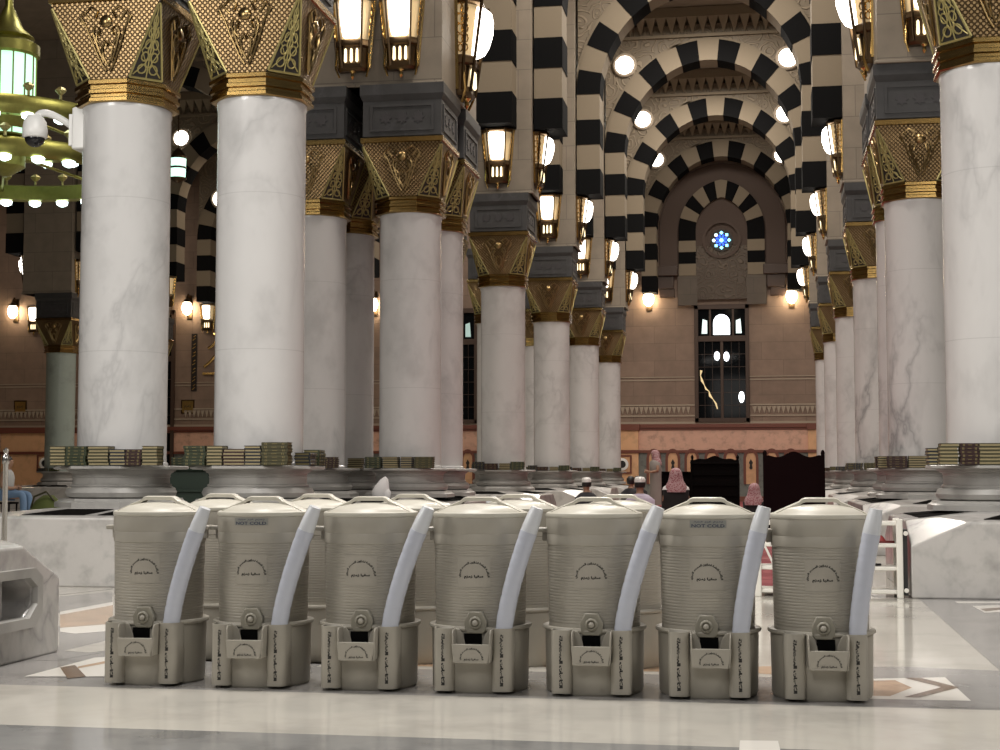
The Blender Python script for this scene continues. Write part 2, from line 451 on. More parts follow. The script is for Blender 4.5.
# ------------------------------------------------------------------ marble plinth boxes
def plinth(x0, x1, y0, y1, label, alcove=False, cut=True):
    t = thing('marble_plinth', label, 'plinth', ((x0+x1)/2, (y0+y1)/2, 0))
    cx, cy = (x0+x1)/2, (y0+y1)/2
    x0 -= cx; x1 -= cx; y0 -= cy; y1 -= cy
    bm = bmesh.new()
    def rect(d, z): return [bm.verts.new(p) for p in ((x0+d,y0+d,z),(x1-d,y0+d,z),(x1-d,y1-d,z),(x0+d,y1-d,z))]
    R = [rect(0,0), rect(0,.585), rect(.05,.597), rect(.6,.655)]
    bm.faces.new(list(reversed(R[0])))
    for a, b in zip(R, R[1:]):
        for k in range(4): bm.faces.new([a[k], a[(k+1)%4], b[(k+1)%4], b[k]])
    bm.faces.new(R[-1])
    for sx, sy in ((x0,y0),(x1,y0),(x1,y1),(x0,y1)):
        dx = .43 if sx < 0 else -.43; dy = .43 if sy < 0 else -.43
        a, b, c = Vector((sx+dx,sy,.59)), Vector((sx,sy+dy,.59)), Vector((sx,sy,.40))
        n = (b-a).cross(c-a).normalized()
        if n.dot(Vector((-dx,-dy,.3))) < 0: n = -n
        r = bmesh.ops.bisect_plane(bm, geom=bm.verts[:]+bm.edges[:]+bm.faces[:], plane_co=a, plane_no=n, clear_outer=True)
        ed = [e for e in r['geom_cut'] if isinstance(e, bmesh.types.BMEdge)]
        bmesh.ops.holes_fill(bm, edges=[e for e in bm.edges if e.is_boundary], sides=12)
    if alcove:
        fs = [f for f in bm.faces if f.normal.x > .99 or (f.calc_center_median().x > x1-.001)]
        bm.normal_update()
        f = max((f for f in bm.faces if abs(f.normal.x) > .99 and f.calc_center_median().x > 0), key=lambda f: f.calc_area())
        bound = list(f.edges); bmesh.ops.delete(bm, geom=[f], context='FACES_ONLY')
        ya, yb, za, zb, c = alcove[0]-cy, alcove[1]-cy, .222, .420, .085
        octo = [(ya+c,za),(yb-c,za),(yb,za+c*.8),(yb,zb-c*.6),(yb-c,zb),(ya+c,zb),(ya,zb-c*.6),(ya,za+c*.8)]
        vs = [bm.verts.new((x1, y, z)) for y, z in octo]; vb = [bm.verts.new((x1-.55, y, z)) for y, z in octo]
        ee = [bm.edges.new((vs[k], vs[(k+1)%8])) for k in range(8)]
        bmesh.ops.triangle_fill(bm, use_beauty=True, edges=bound+ee, normal=(1,0,0))
        for k in range(8): bm.faces.new([vs[k], vs[(k+1)%8], vb[(k+1)%8], vb[k]])
        bm.faces.new(vb)
        fr = MB()
        cyy, czz = (ya+yb)/2, (za+zb)/2
        big = [(y + (.055 if y > cyy else -.055), z + (.052 if z > czz else -.055)) for y, z in octo]
        for k in range(8):
            j = (k+1) % 8
            A, B, C, D = octo[k], octo[j], big[j], big[k]
            fr.face([(x1,*A),(x1,*B),(x1+.030,B[0]*.9+C[0]*.1,B[1]*.9+C[1]*.1),(x1+.030,A[0]*.9+D[0]*.1,A[1]*.9+D[1]*.1)])
            fr.face([(x1+.030,A[0]*.9+D[0]*.1,A[1]*.9+D[1]*.1),(x1+.030,B[0]*.9+C[0]*.1,B[1]*.9+C[1]*.1),(x1+.034,*C),(x1+.034,*D)])
            fr.face([(x1+.034,*D),(x1+.034,*C),(x1-.002,*C),(x1-.002,*D)])
        obj('alcove_frame', fr, M['base'], t)
        dv = MB(); dv.box(x1-.5,x1-.04,cyy-.30,cyy-.28,za,zb); dv.box(x1-.5,x1-.04,cyy+.24,cyy+.26,za,zb); obj('divider', dv, M['base'], t)
    bmesh.ops.recalc_face_normals(bm, faces=bm.faces)
    me = bpy.data.meshes.new('plinth_body'); bm.to_mesh(me); bm.free(); me.materials.append(M['boxm'])
    obj('body', me, None, t, bevel=.012)
    # dark vents let into the four sloping sides of the top
    def zz(d): return .597 + (d-.05)*.1055 + .002
    def vent(P):
        v = MB(); v.rings([[(*p, z) for p, z in P], [(*p, z+.004) for p, z in P]]); obj('vent', v, M['vent'], t, smooth=0)
    if alcove: return t
    da, db = .12, .50
    for side in range(4):
        L, W = ((x1-x0), (y1-y0)) if side % 2 == 0 else ((y1-y0), (x1-x0))
        k = 3 if L > 2.7 else 2
        for i in range(k):
            def edge(d, s):
                lo, hi = -L/2 + d + .16 + (.1 if d > .3 else .22), L/2 - d - .16 - (.1 if d > .3 else .22)
                return lo + (hi-lo)*s
            s0, s1 = i/k + .03, (i+1)/k - .03
            P = [((edge(da,s0), -W/2+da), zz(da)), ((edge(da,s1), -W/2+da), zz(da)), ((edge(db,s1), -W/2+db), zz(db)), ((edge(db,s0), -W/2+db), zz(db))]
            a = side*PI/2
            vent([((p[0]*math.cos(a)-p[1]*math.sin(a), p[0]*math.sin(a)+p[1]*math.cos(a)), z) for p, z in P])
    return t
PB = [(12.06,14.54),(18.3,22.24),(26.1,28.6),(32.65,35.15),(38.95,41.45),(45.25,47.75)]
wordL = ['under the security camera column','under the cluster of four columns','under first arcade pair past the cluster','under second arcade pair past the cluster','under third arcade pair past the cluster','under last arcade pair past the cluster']
wordR = ['beside the white shoe rack','next behind the shoe rack plinth','third along from the shoe rack','fourth along from the shoe rack','fifth along from the shoe rack','last along from the shoe rack']
for (a, b), w in zip(PB, wordL): plinth(-6.9, -3.88 if a > 15 else -3.80, a, b, 'low grey marble plinth with dark top vents ' + w)
for (a, b), w in zip(PB, wordR): plinth(1.135 if a < 15 else 1.20, 4.21, a, b, 'low grey marble plinth with dark top vents ' + w)
plinth(-6.95, -3.762, 4.4, 7.675, 'grey marble bench with an octagonal shoe alcove, beside the end of the cooler row', alcove=(6.35,7.36))
plinth(-20.9,-18.5,45.3,47.7, 'low plinth of a column hidden behind the security camera column')
plinth(-14.45,-12.05,45.3,47.7, 'low plinth of a column hidden behind the cluster')
plinth(-20.95,-18.45,39.0,41.4, 'greenish marble plinth under the green-lit column by the orange wall')

# ------------------------------------------------------------------ columns
def octo(a, z, k=0.4142): 
    t = a*k
    return [(t,-a,z),(a,-t,z),(a,t,z),(t,a,z),(-t,a,z),(-a,t,z),(-a,-t,z),(-t,-a,z)]
def make_column():
    t = thing('marble_column', '', 'column'); Z0 = .655
    def P(name, mb, mat, **k):
        return obj(name, mb.xf(Matrix.Translation((0,0,-Z0))), mat, t, **k)
    mb = MB(); mb.rings([octo(.56,.655), octo(.56,.70), octo(.53,.715), octo(.52,.735)])
    mb.lathe([(.46,.735),(.495,.75),(.513,.79),(.495,.83),(.46,.845)], 40)
    mb.lathe([(.455,.842),(.462,.848),(.462,.862),(.446,.872),(.444,.925),(.450,.93),(.450,.94),(.446,.945),(.452,.965),(.475,.975),(.478,.985),(.50,.99),(.50,1.0)], 48)
    P('base', mb, M['base'])
    mb = MB(); mb.rings([octo(.55,1.0), octo(.57,1.008), octo(.57,1.028), octo(.56,1.035)]); P('ledge', mb, M['base'])
    mb = MB(); mb.lathe([(.425,1.03),(.425,1.06),(.41,1.075),(.41,4.34),(.418,4.36),(.418,4.42)], 56); P('shaft', mb, M['shaft'])
    mb = MB()
    pr = [(.425,4.400),(.445,4.410),(.445,4.440),(.428,4.450),(.428,4.475),(.45,4.485),(.45,4.515),(.43,4.525),(.43,4.560),(.455,4.570),(.455,4.605),(.43,4.620)]
    mb.rings([octo(a, z) for a, z in pr]); P('collar', mb, M['gold'], smooth=20)
    zb, zt, a0, h = 4.615, 5.320, .425, .54; tt = a0*.4142
    mb = MB()
    for q in range(4):
        R = Matrix.Rotation(q*PI/2, 4, 'Z')
        F = [(-tt,-a0,zb),(tt,-a0,zb),(h,-h,zt),(-h,-h,zt)]
        mb.face([R @ Vector(p) for p in F], 0, [(p[0], p[2]) for p in F])
        T = [(tt,-a0,zb),(a0,-tt,zb),(h,-h,zt)]
        mb.face([R @ Vector(p) for p in T], 1)
    sq = lambda a, z: [(-a,-a,z),(a,-a,z),(a,a,z),(-a,a,z)]
    mb.mi = 2; mb.rings([sq(.535,5.310), sq(.555,5.320), sq(.555,5.380), sq(.53,5.390)])
    P('capital', mb, [M['gold_lat'], M['fili_dk'], M['gold']], smooth=20)
    # relief shield of scrolls on the four faces
    mb = MB(); one = MB()
    def fp(x, s, o=.012):           # point on the front face
        y = -a0 + (-h+a0)*s; return (x, y-o, zb + (zt-zb)*s)
    def cur(pts, r=.009): one.tube([fp(*p) for p in pts], r, 5)
    for sg in (-1, 1):
        cur([(sg*.02,.10),(sg*.07,.22),(sg*.13,.42),(sg*.19,.66),(sg*.24,.80)])
        cur([(sg*.04,.22),(sg*.08,.36),(sg*.13,.58),(sg*.11,.68),(sg*.06,.64),(sg*.08,.55)], .011)
        cur([(sg*.14,.74),(sg*.20,.84),(sg*.14,.92),(sg*.07,.86),(sg*.10,.78)], .011)
        cur([(0,.16),(sg*.04,.28),(sg*.05,.40),(sg*.015,.48),(0,.42)], .010)
        cur([(sg*.06,.44),(sg*.10,.50),(sg*.09,.60),(sg*.05,.58)], .009)
        cur([(sg*.22,.70),(sg*.25,.78),(sg*.21,.86),(sg*.17,.80)], .009)
    d = MB(); d.lathe([(.001,.025),(.05,.022),(.062,0)], 14, axis='y'); c = fp(0,.74,.002); d.xf(Matrix.Translation(c)); one.add(d)
    for q in range(4):
        mb = MB(); mb.add(one, Matrix.Rotation(q*PI/2, 4, 'Z')); P('relief', mb, M['gold_dk'], smooth=60)
    # pierced gilt panels on the four corner triangles
    A, B, C = Vector((tt,-a0,zb)), Vector((a0,-tt,zb)), Vector((h,-h,zt))
    nrm = (B-A).cross(C-A).normalized()
    if nrm.dot(Vector((1,-1,0))) < 0: nrm = -nrm
    def tp(u, s):                   # u -1..1 across, s 0..1 up
        m = (A+B)/2; return m + (C-m)*s + (B-A)/2*u*(1-s) + nrm*.008
    tri = MB()
    fr = [(-.93,.025),(.93,.025),(.75,.93),(-.75,.93)]
    for k in range(4): tri.tube([tp(*fr[k]), tp(*fr[(k+1)%4])], .012, 5)
    def ring(u, s, ru, rs, r=.008): tri.tube([tp(u+ru*math.cos(x), s+rs*math.sin(x)) for x in [2*PI*k/10 for k in range(11)]], r, 5)
    for s, g in ((.14,1.),(.29,1.),(.44,1.),(.58,1.)):
        for sg in (-1, 1): ring(sg*.36, s, .26, .055)
        ring(0, s+.075, .22, .05)
    ring(0,.72,.4,.07); tri.tube([tp(0,.03), tp(0,.9)], .007, 5)
    for sg in (-1,1): tri.tube([tp(sg*.8,.06), tp(sg*.2,.22), tp(sg*.75,.36), tp(sg*.2,.50), tp(sg*.6,.66)], .007, 5)
    for q in range(4):
        m2 = MB(); m2.add(tri, Matrix.Rotation(q*PI/2, 4, 'Z')); P('filigree_panel', m2, M['fili'], smooth=60)
    # slate impost block with rosette panels
    mb = MB(); mb.rings([sq(.515,5.390), sq(.53,5.405), sq(.53,5.870), sq(.55,5.910), sq(.565,5.950), sq(.565,6.090)])
    for q in range(4):
        R = Matrix.Rotation(q*PI/2, 4, 'Z'); f = MB()
        for b in ((-.43,.43,5.790,5.825),(-.43,.43,5.465,5.500),(-.43,-.395,5.500,5.790),(.395,.43,5.500,5.790)): f.box(b[0],b[1],-.545,-.525,b[2],b[3])
        mb.add(f, R)
    P('impost_block', mb, M['slate'], smooth=20)
    for q in range(4):
        f = MB(); mb = MB()
        for x in (-.22, 0, .22):
            pts = []
            for k in range(16):
                r = .088 if k % 2 == 0 else .055; a = PI*k/8; pts.append((x+r*math.cos(a), 5.645+r*math.sin(a)))
            f.prism(pts, -.538, -.52)
        mb.add(f, Matrix.Rotation(q*PI/2, 4, 'Z')); P('rosette_panel', mb, M['slate_dk'], smooth=0)
    return t
colproto = make_column(); used_proto = [False]
def column(x, y, label, group=None):
    if not used_proto[0]:
        used_proto[0] = True; o = colproto
    else: o = copy_tree(colproto)
    o.location = (x, y, .655); o['label'] = label
    if group: o['group'] = group
    return o
COLS = {}
def C(k, x, y, label): COLS[k] = (column(x, y, label), x, y, label)
C('A', -5.92, 13.3, 'white marble column with the security camera mounted below its gold collar')
C('B', -4.58, 13.3, 'white marble column paired with the security camera column, carved gold capital above')
C('C', -5.93, 19.5, 'white marble column half hidden behind the one paired with the camera column')
C('D', -4.61, 19.5, 'white marble front corner column of the four-column cluster, two lit lanterns above its block')
C('C2', -5.93, 21.0, 'shaded marble column at the back of the four-column cluster, dark gap beside it')
C('D2', -4.61, 21.0, 'marble column directly behind the front corner column of the four-column cluster')
names = ['first single-looking column past the four-column cluster', 'second column past the four-column cluster', 'third column past the four-column cluster', 'last small column of the arcade before the orange pilaster']
for k, y, n in zip('EFGH', ROWS[3:], names):
    C(k, XL, y, 'white marble arcade column, ' + n)
    C(k+'x', XL2, y, 'partner column mostly hidden behind the ' + n)
rn = {'J': (13.3, 'large white veined marble column beside the shoe rack plinth, cut by the picture edge'), 'K': (19.62, 'white veined marble column next along from the large one by the shoe rack'),
      'K2': (21.1, 'white marble column tucked directly behind the second veined column of the shoe rack arcade'), 'L': (27.4, 'third white column along the arcade from the shoe rack'),
      'M': (33.95, 'fourth white column along the arcade from the shoe rack'), 'N': (40.2, 'fifth white column along the arcade from the shoe rack'), 'O': (46.5, 'last white column of the shoe rack arcade, by the dark red screen')}
for k, (y, n) in rn.items(): C(k, 1.975 if k == 'J' else 2.0 if k in 'KK2' else XR, y, n)
for k, y in (('Kx',19.62),('Lx',27.4)): pass
M['greenlit_shaft'] = marble('green_lit_marble', (.33,.38,.34), (.2,.25,.22), .8, .2, .4, .1)  # green cast of the light put into the marble colour
C('green', -19.75, 40.1, 'green-lit marble column under a dark gold capital, by the orange wall')
C('Hy', -19.7, 46.4, 'column almost hidden behind the security camera column, far aisle')
C('Hz', -13.25, 46.4, 'column almost hidden behind the cluster, under the aisle lantern')
for ch in COLS['green'][0].children:
    if ch.name.startswith('shaft'):
        ch.data = ch.data.copy(); ch.data.materials[0] = M['greenlit_shaft']

for kk in ('J','K','K2','L'):
    for ch in COLS[kk][0].children:
        if ch.name.startswith('shaft'):
            if kk == 'J': veined = ch.data.copy(); veined.materials[0] = M['shaft2']
            ch.data = veined
# ------------------------------------------------------------------ piers above the columns
k = 0
def pier(x0, x1, y0, y1, z0=6.09):
    mb = MB(); mb.box(x0,x1,y0,y1,z0,CEIL_Z+.02); mb.box(x0-.03,x1+.03,y0-.03,y1+.03,z0,z0+.04)
    struct('wall_pier', mb, M['stone'], bevel=.008)
for y0, y1 in ((13.3,13.3),(19.5,21.0),(27.35,27.35),(33.9,33.9),(40.2,40.2),(46.5,46.5)):
    pier(XL2-.46, -4.09, y0-.46, y1+.46); pier(1.49, XR2+.46, y0-.46, y1+.46)
pier(-20.75,-19.25,39.64,40.56); pier(-20.14,-19.26,45.94,46.86); pier(-13.69,-12.77,45.94,46.86)

# ------------------------------------------------------------------ striped arches
def make_arch(label, thick=.70, half=2.78, back=None, spandrel=True):
    t = thing('striped_arch', label, 'arch')
    ri, ro, zs = 2.26, 2.78, 9.60
    hh = thick/2
    for sg in (-1, 1):
        mb = MB(); z = 7.30; i = 0
        seq = [(.57,1),(.57,0),(.57,1),(.59,0)]
        for dz, c in seq:
            e = .012 if c else 0.
            x0, x1 = (ri-e, half) if sg > 0 else (-half, -ri+e)
            mb.box(x0,x1,-hh-e,hh+e,z,z+dz,c); z += dz
        obj('striped_jamb', mb, [M['cream'], M['black']], t, smooth=0)
    mb = MB(); n = 15; sub = 3
    apex = .14
    def pt(r, a):
        # slightly pointed: lift the crown a little
        s = math.sin(a); return (r*math.cos(a), zs + r*s*(1+apex*.5*s*s))
    for i in range(n):
        c = 1 if i % 2 == 0 else 0
        e = .012 if c else 0.
        for q in range(sub):
            a0 = PI*(i + q/sub)/n; a1 = PI*(i + (q+1)/sub)/n
            mb.prism([pt(ri-e,a0), pt(ro,a0), pt(ro,a1), pt(ri-e,a1)], -hh-e, hh+e, 'xz', c)
    obj('voussoir_ring', mb, [M['cream'], M['black']], t, smooth=0)
    if spandrel:
        mb = MB(); top = 13.02
        K = 24
        for i in range(K):
            a0, a1 = PI*i/K, PI*(i+1)/K
            p0, p1 = pt(ro-.02,a0), pt(ro-.02,a1)
            q0 = (p0[0], top) ; q1 = (p1[0], top)
            mb.prism([p0, q0, q1, p1], -hh+.08, hh-.08)
        obj('spandrel_panel', mb, M['carved'], t, smooth=0)
        # raised moulding following the ring, then the cornice and its row of teeth
        mb = MB()
        for i in range(30):
            a0, a1 = PI*i/30, PI*(i+1)/30
            mb.prism([(max(-half, min(half, q[0])), q[1]) for q in (pt(ro,a0), pt(ro+.06,a0), pt(ro+.06,a1), pt(ro,a1))], -hh+.02, hh-.02)
        mb.box(-half,half,-hh-.02,hh+.02,12.66,12.74); mb.box(-half,half,-hh-.20,hh+.20,13.16,13.42)
        obj('moulding', mb, M['cream'], t)
        mb = MB(); m = 20; w = 2*half/m
        for i in range(m):
            x = -half + i*w
            for sgy in (-1, 1):
                y0 = sgy*(hh-.08); y1 = sgy*(hh+.18)
                b = [(x,y1,13.18),(x+w,y1,13.18),(x+w,y0,13.18),(x,y0,13.18)]
                ap = (x+w/2, y0, 12.74)
                mb.idx(b+[ap], [(0,1,2,3),(0,4,1),(1,4,2),(2,4,3),(3,4,0)])
        obj('sawtooth_cornice', mb, M['saw'], t, smooth=0)
    return t
a0 = make_arch('striped arch spanning the nave, first of the row, only its banded legs in view')
a0.location = (NX, 27.35, 0)
an = ['striped arch spanning the nave, second of the row, crown above the picture', 'striped arch spanning the nave, third of the row, its whole crown in view', 'striped arch spanning the nave, fourth of the row, before the wall arch']
for y, l in zip((33.9,40.2,46.5), an): copy_tree(a0, (NX,y,0), label=l)
copy_tree(a0, (NX, WALL_Y-.60, 0), label='striped arch set against the far wall around the star window')
ln = ['striped arch along the arcade from the four-column cluster', 'striped arch along the arcade between the first and second columns past the cluster', 'striped arch along the arcade between the second and third columns past the cluster', 'striped arch along the arcade between the third and last columns']
for (ya, yb), l in zip(((21.46,26.89),(27.81,33.44),(34.36,39.74),(40.66,46.04)), ln):
    s = (yb-ya)/5.56
    copy_tree(a0, (-4.73,(ya+yb)/2,0), rz=PI/2, label=l, scale=(s,1,1))
copy_tree(a0, (-16.47,46.4,0), label='striped aisle arch seen between the camera column and its partner')
copy_tree(a0, (-16.4,40.1,0), label='striped aisle arch beside the green-lit column, hidden by the camera column')
copy_tree(a0, (-23.6,40.1,0), label='striped aisle arch springing from the pier of the green-lit column, by the chandelier')
copy_tree(a0, (-9.64,46.5,0), label='striped aisle arch behind the column cluster', scale=(1.1,1,1))
copy_tree(a0, (-17.67,WALL_Y-.60,0), label='striped arch on the aisle wall, banded leg beside the warm sconce')

# lunette wall inside the last nave arch, with the small blind arch and the star window
def lunette():
    mb = MB(); y = WALL_Y-.12
    pts = [(-2.2,9.6)] + [(-2.2*math.cos(PI*k/16), 9.62+2.33*math.sin(PI*k/16)) for k in range(0,17)] + [(2.2,9.6),(2.2,8.0),(-2.2,8.0)]
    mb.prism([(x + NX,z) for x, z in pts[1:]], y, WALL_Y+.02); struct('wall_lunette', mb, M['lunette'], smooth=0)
    t = thing('blind_arch', 'small striped blind arch around the blue star window on the far wall', 'arch', (-1.30, y, 0))
    # pointed ring
    def pt(u, r):
        # u 0..1 from one springing over the apex to the other; centres shifted to point the arch
        c = .28; R = r + c; ae = math.acos(-c/R)
        v = u if u <= .5 else 1-u
        a = PI - (PI-ae)*2*v
        x = c + R*math.cos(a); z = 9.55 + R*math.sin(a)*1.02
        if u > .5: x = -x
        return (x, z)
    mb = MB(); n = 11
    for i in range(n):
        c = 1 if i % 2 == 0 else 0
        for q in range(3):
            u0 = (i+q/3)/n; u1 = (i+(q+1)/3)/n
            if u0 < .5 < u1: us = (u0,.5,u1)
            else: us = (u0,u1)
            for a, b in zip(us, us[1:]): mb.prism([pt(a,.90), pt(a,1.5), pt(b,1.5), pt(b,.90)], -.10, 0, 'xz', c)
    for sg in (-1,1):
        z = 9.55
        for i, dz in enumerate((.36,.40,.42,.42)):
            c = 1 if i % 2 == 0 else 0
            x0, x1 = (.90,1.5) if sg > 0 else (-1.5,-.90)
            mb.box(x0,x1,-.10,0,z-dz,z,c); z -= dz
    obj('voussoir_ring', mb, [M['cream'], M['black']], t, smooth=0)
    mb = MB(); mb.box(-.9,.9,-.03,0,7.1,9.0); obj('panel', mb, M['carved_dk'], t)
    mb = MB(); mb.lathe([(.58,0),(.66,.0),(.68,.05),(.58,.05)], 36, (0,-.03,9.22), 'y', cap=False); obj('roundel_ring', mb, M['lunette'], t)
    for sg in (-1,1):
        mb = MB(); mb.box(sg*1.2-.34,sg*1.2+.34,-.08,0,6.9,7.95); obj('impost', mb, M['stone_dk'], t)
    # star window
    w = thing('star_window', 'small blue stained glass star window glowing high on the far wall', 'window', (-1.30, y-.075, 9.18))
    blue = emissive('blue_glass', (.02,.10,1.), 2.2); cyan = emissive('cyan_glass', (.25,.75,1.), 2.6); wh = emissive('pale_glass', (.7,.9,1.), 2.6)
    mb = MB(); mb.lathe([(.001,.0),(.5,0),(.5,-.02)], 32, (0,0,0), 'y'); obj('dark_pane', mb, M['fili_dk'], w)
    for k in range(8):
        a = PI*k/4 + PI/2; cx, cz = .34*math.cos(a), .34*math.sin(a)
        mb = MB(); mb.prism([(cx+.085*math.cos(a+b), cz+.085*math.sin(a+b)) for b in (0,PI/2,PI,1.5*PI)], -.03, -.002); obj('petal_pane', mb, cyan if k not in (1,2) else wh, w, smooth=0)
        a += PI/8
        mb = MB(); mb.prism([(.12*math.cos(a-.3),.12*math.sin(a-.3)),(.25*math.cos(a-.2),.25*math.sin(a-.2)),(.27*math.cos(a),.27*math.sin(a)),(.25*math.cos(a+.2),.25*math.sin(a+.2)),(.12*math.cos(a+.3),.12*math.sin(a+.3))], -.03, -.002); obj('inner_pane', mb, blue, w, smooth=0)
    mb = MB(); mb.lathe([(.001,.03),(.09,.03),(.09,0)], 16, axis='y'); obj('centre_pane', mb, cyan, w)
    w.scale = (.78,1,.78)
lunette()
# ------------------------------------------------------------------ windows of the far wall
M['wframe'] = plain('dark_wood_frame', (.055,.032,.022), .4)
M['wframe2'] = plain('brown_wood_frame', (.06,.034,.022), .5)
def glass(name, col, rough=.05):
    m, nt, b = nodes(name)
    b.inputs['Base Color'].default_value = (*col, 1); b.inputs['Roughness'].default_value = rough; b.inputs['IOR'].default_value = 1.45
    b.inputs['Transmission Weight'].default_value = 1.
    return m
M['pane'] = plain('night_glass', (.006,.007,.008), .05, spec=.03)
M['glowpane'] = emissive('mirrored_lamp_glow', (.93,.96,1.), 3.2)
M['halfpane'] = emissive('half_glow_glass', (.75,.88,.86), 1.0)
M['dimpane'] = emissive('dim_glow_glass', (.45,.62,.58), .55)
def window(n, cx, w, z0, z1, lit=True):
    t = bpy.data.objects.new('window_%d' % n, None); COL.objects.link(t); t['kind'] = 'structure'; t.location = (cx, WALL_Y, z0)
    h = z1-z0; a = w/2; y0 = -.10
    mb = MB()
    for b in ((-a,-a+.13,0,h),(a-.13,a,0,h),(-a,a,0,.14),(-a,a,h-.16,h)): mb.box(b[0],b[1],y0,.01,b[2],b[3])
    zt = h*.685
    mb.box(-a+.13,a-.13,y0+.01,.01,zt,zt+.2)                       # transom
    mb.box(-.05,.05,y0+.02,.01,.14,zt)                             # mullion
    for s in (-1,1): mb.box(s*.40-.035,s*.40+.035,y0+.02,.01,zt+.2,h-.16)
    obj('window_frame', mb, M['wframe2'], t, bevel=.006)
    mb = MB()
    for i in range(1,6): mb.box(-a+.13,a-.13,-.055,-.03,.14+(zt-.14)*i/6-.008,.14+(zt-.14)*i/6+.008)
    for x in (-.60,-.33,.33,.60): mb.box(x*a/.95-.006,x*a/.95+.006,-.055,-.03,.14,zt)
    obj('glazing_bars', mb, M['wframe'], t)
    mb = MB(); mb.box(-a+.12,a-.12,-.035,-.02,.13,h-.15); obj('pane', mb, M['pane'], t)
    # three lights over the transom, glowing in place of mirrored lamp light
    mb = MB(); pts = [(-.29,zt+.24),(-.29,zt+.66)] + [(-.29*math.cos(q), zt+.66+.30*math.sin(q)) for q in [PI*k/10 for k in range(1,10)]] + [(.29,zt+.66),(.29,zt+.24)]
    mb.prism(pts, -.05, -.036); obj('mirror_glow_pane', mb, M['glowpane'], t, smooth=0)
    for s in (-1,1):
        mb = MB(); mb.prism([(s*.50,zt+.28),(s*.70,zt+.28),(s*.66,zt+.80),(s*.50,zt+.74)], -.05, -.036); obj('mirror_glow_pane', mb, M['halfpane'] if n == 1 else M['dimpane'], t, smooth=0)
    return t
window(1, -1.33, 1.90, 2.78, 6.92); window(2, -11.02, 1.92, 2.78, 6.95); window(3, -22.67, 2.1, 1.0, 7.1)
# lamps of the courtyard mirrored in the dark panes of the first window
def globe(x, z, r, rz, label):
    t = thing('lamp_image', label, 'lamp', (x, WALL_Y-.07, z))
    mb = MB(); mb.sphere((0,0,0), r, .03, rz); obj('bulb', mb, M['glowpane'], t, smooth=80)  # glowing disc on the pane standing in for the lamp's image
    mb = MB(); mb.box(-.02,.02,-.01,.05,rz*.8,rz+.06); obj('mount', mb, M['wframe'], t)
globe(-1.50, 5.10, .10, .16, 'white globe lamp image in the tall window, beside the mullion under the arched pane')
globe(-1.17, 5.08, .10, .17, 'white globe lamp image in the tall window, on the mullion side nearer the shoe rack')
globe(-.66, 3.65, .10, .20, 'lone white lamp image low in the tall window pane')
def chandelier_reflection():  # glowing tube standing in for the chandelier's reflection in the pane
    t = thing('chandelier_reflection', 'golden chain of the chandelier mirrored slantwise in the tall window', 'lights', (-2.05, WALL_Y-.06, 4.6))
    pts = [(0,0),(-.03,-.18),(.02,-.36),(.10,-.52),(.16,-.66),(.26,-.74),(.30,-.9),(.40,-1.02),(.50,-1.18),(.55,-1.36)]
    m = emissive('gold_reflection', (1.,.78,.42), .6)
    mb = MB()
    mb.tube([(x,0,z) for x, z in pts], [.045,.012,.04,.012,.03,.012,.045,.012,.03,.02], 6); obj('streak', mb, m, t)
chandelier_reflection()

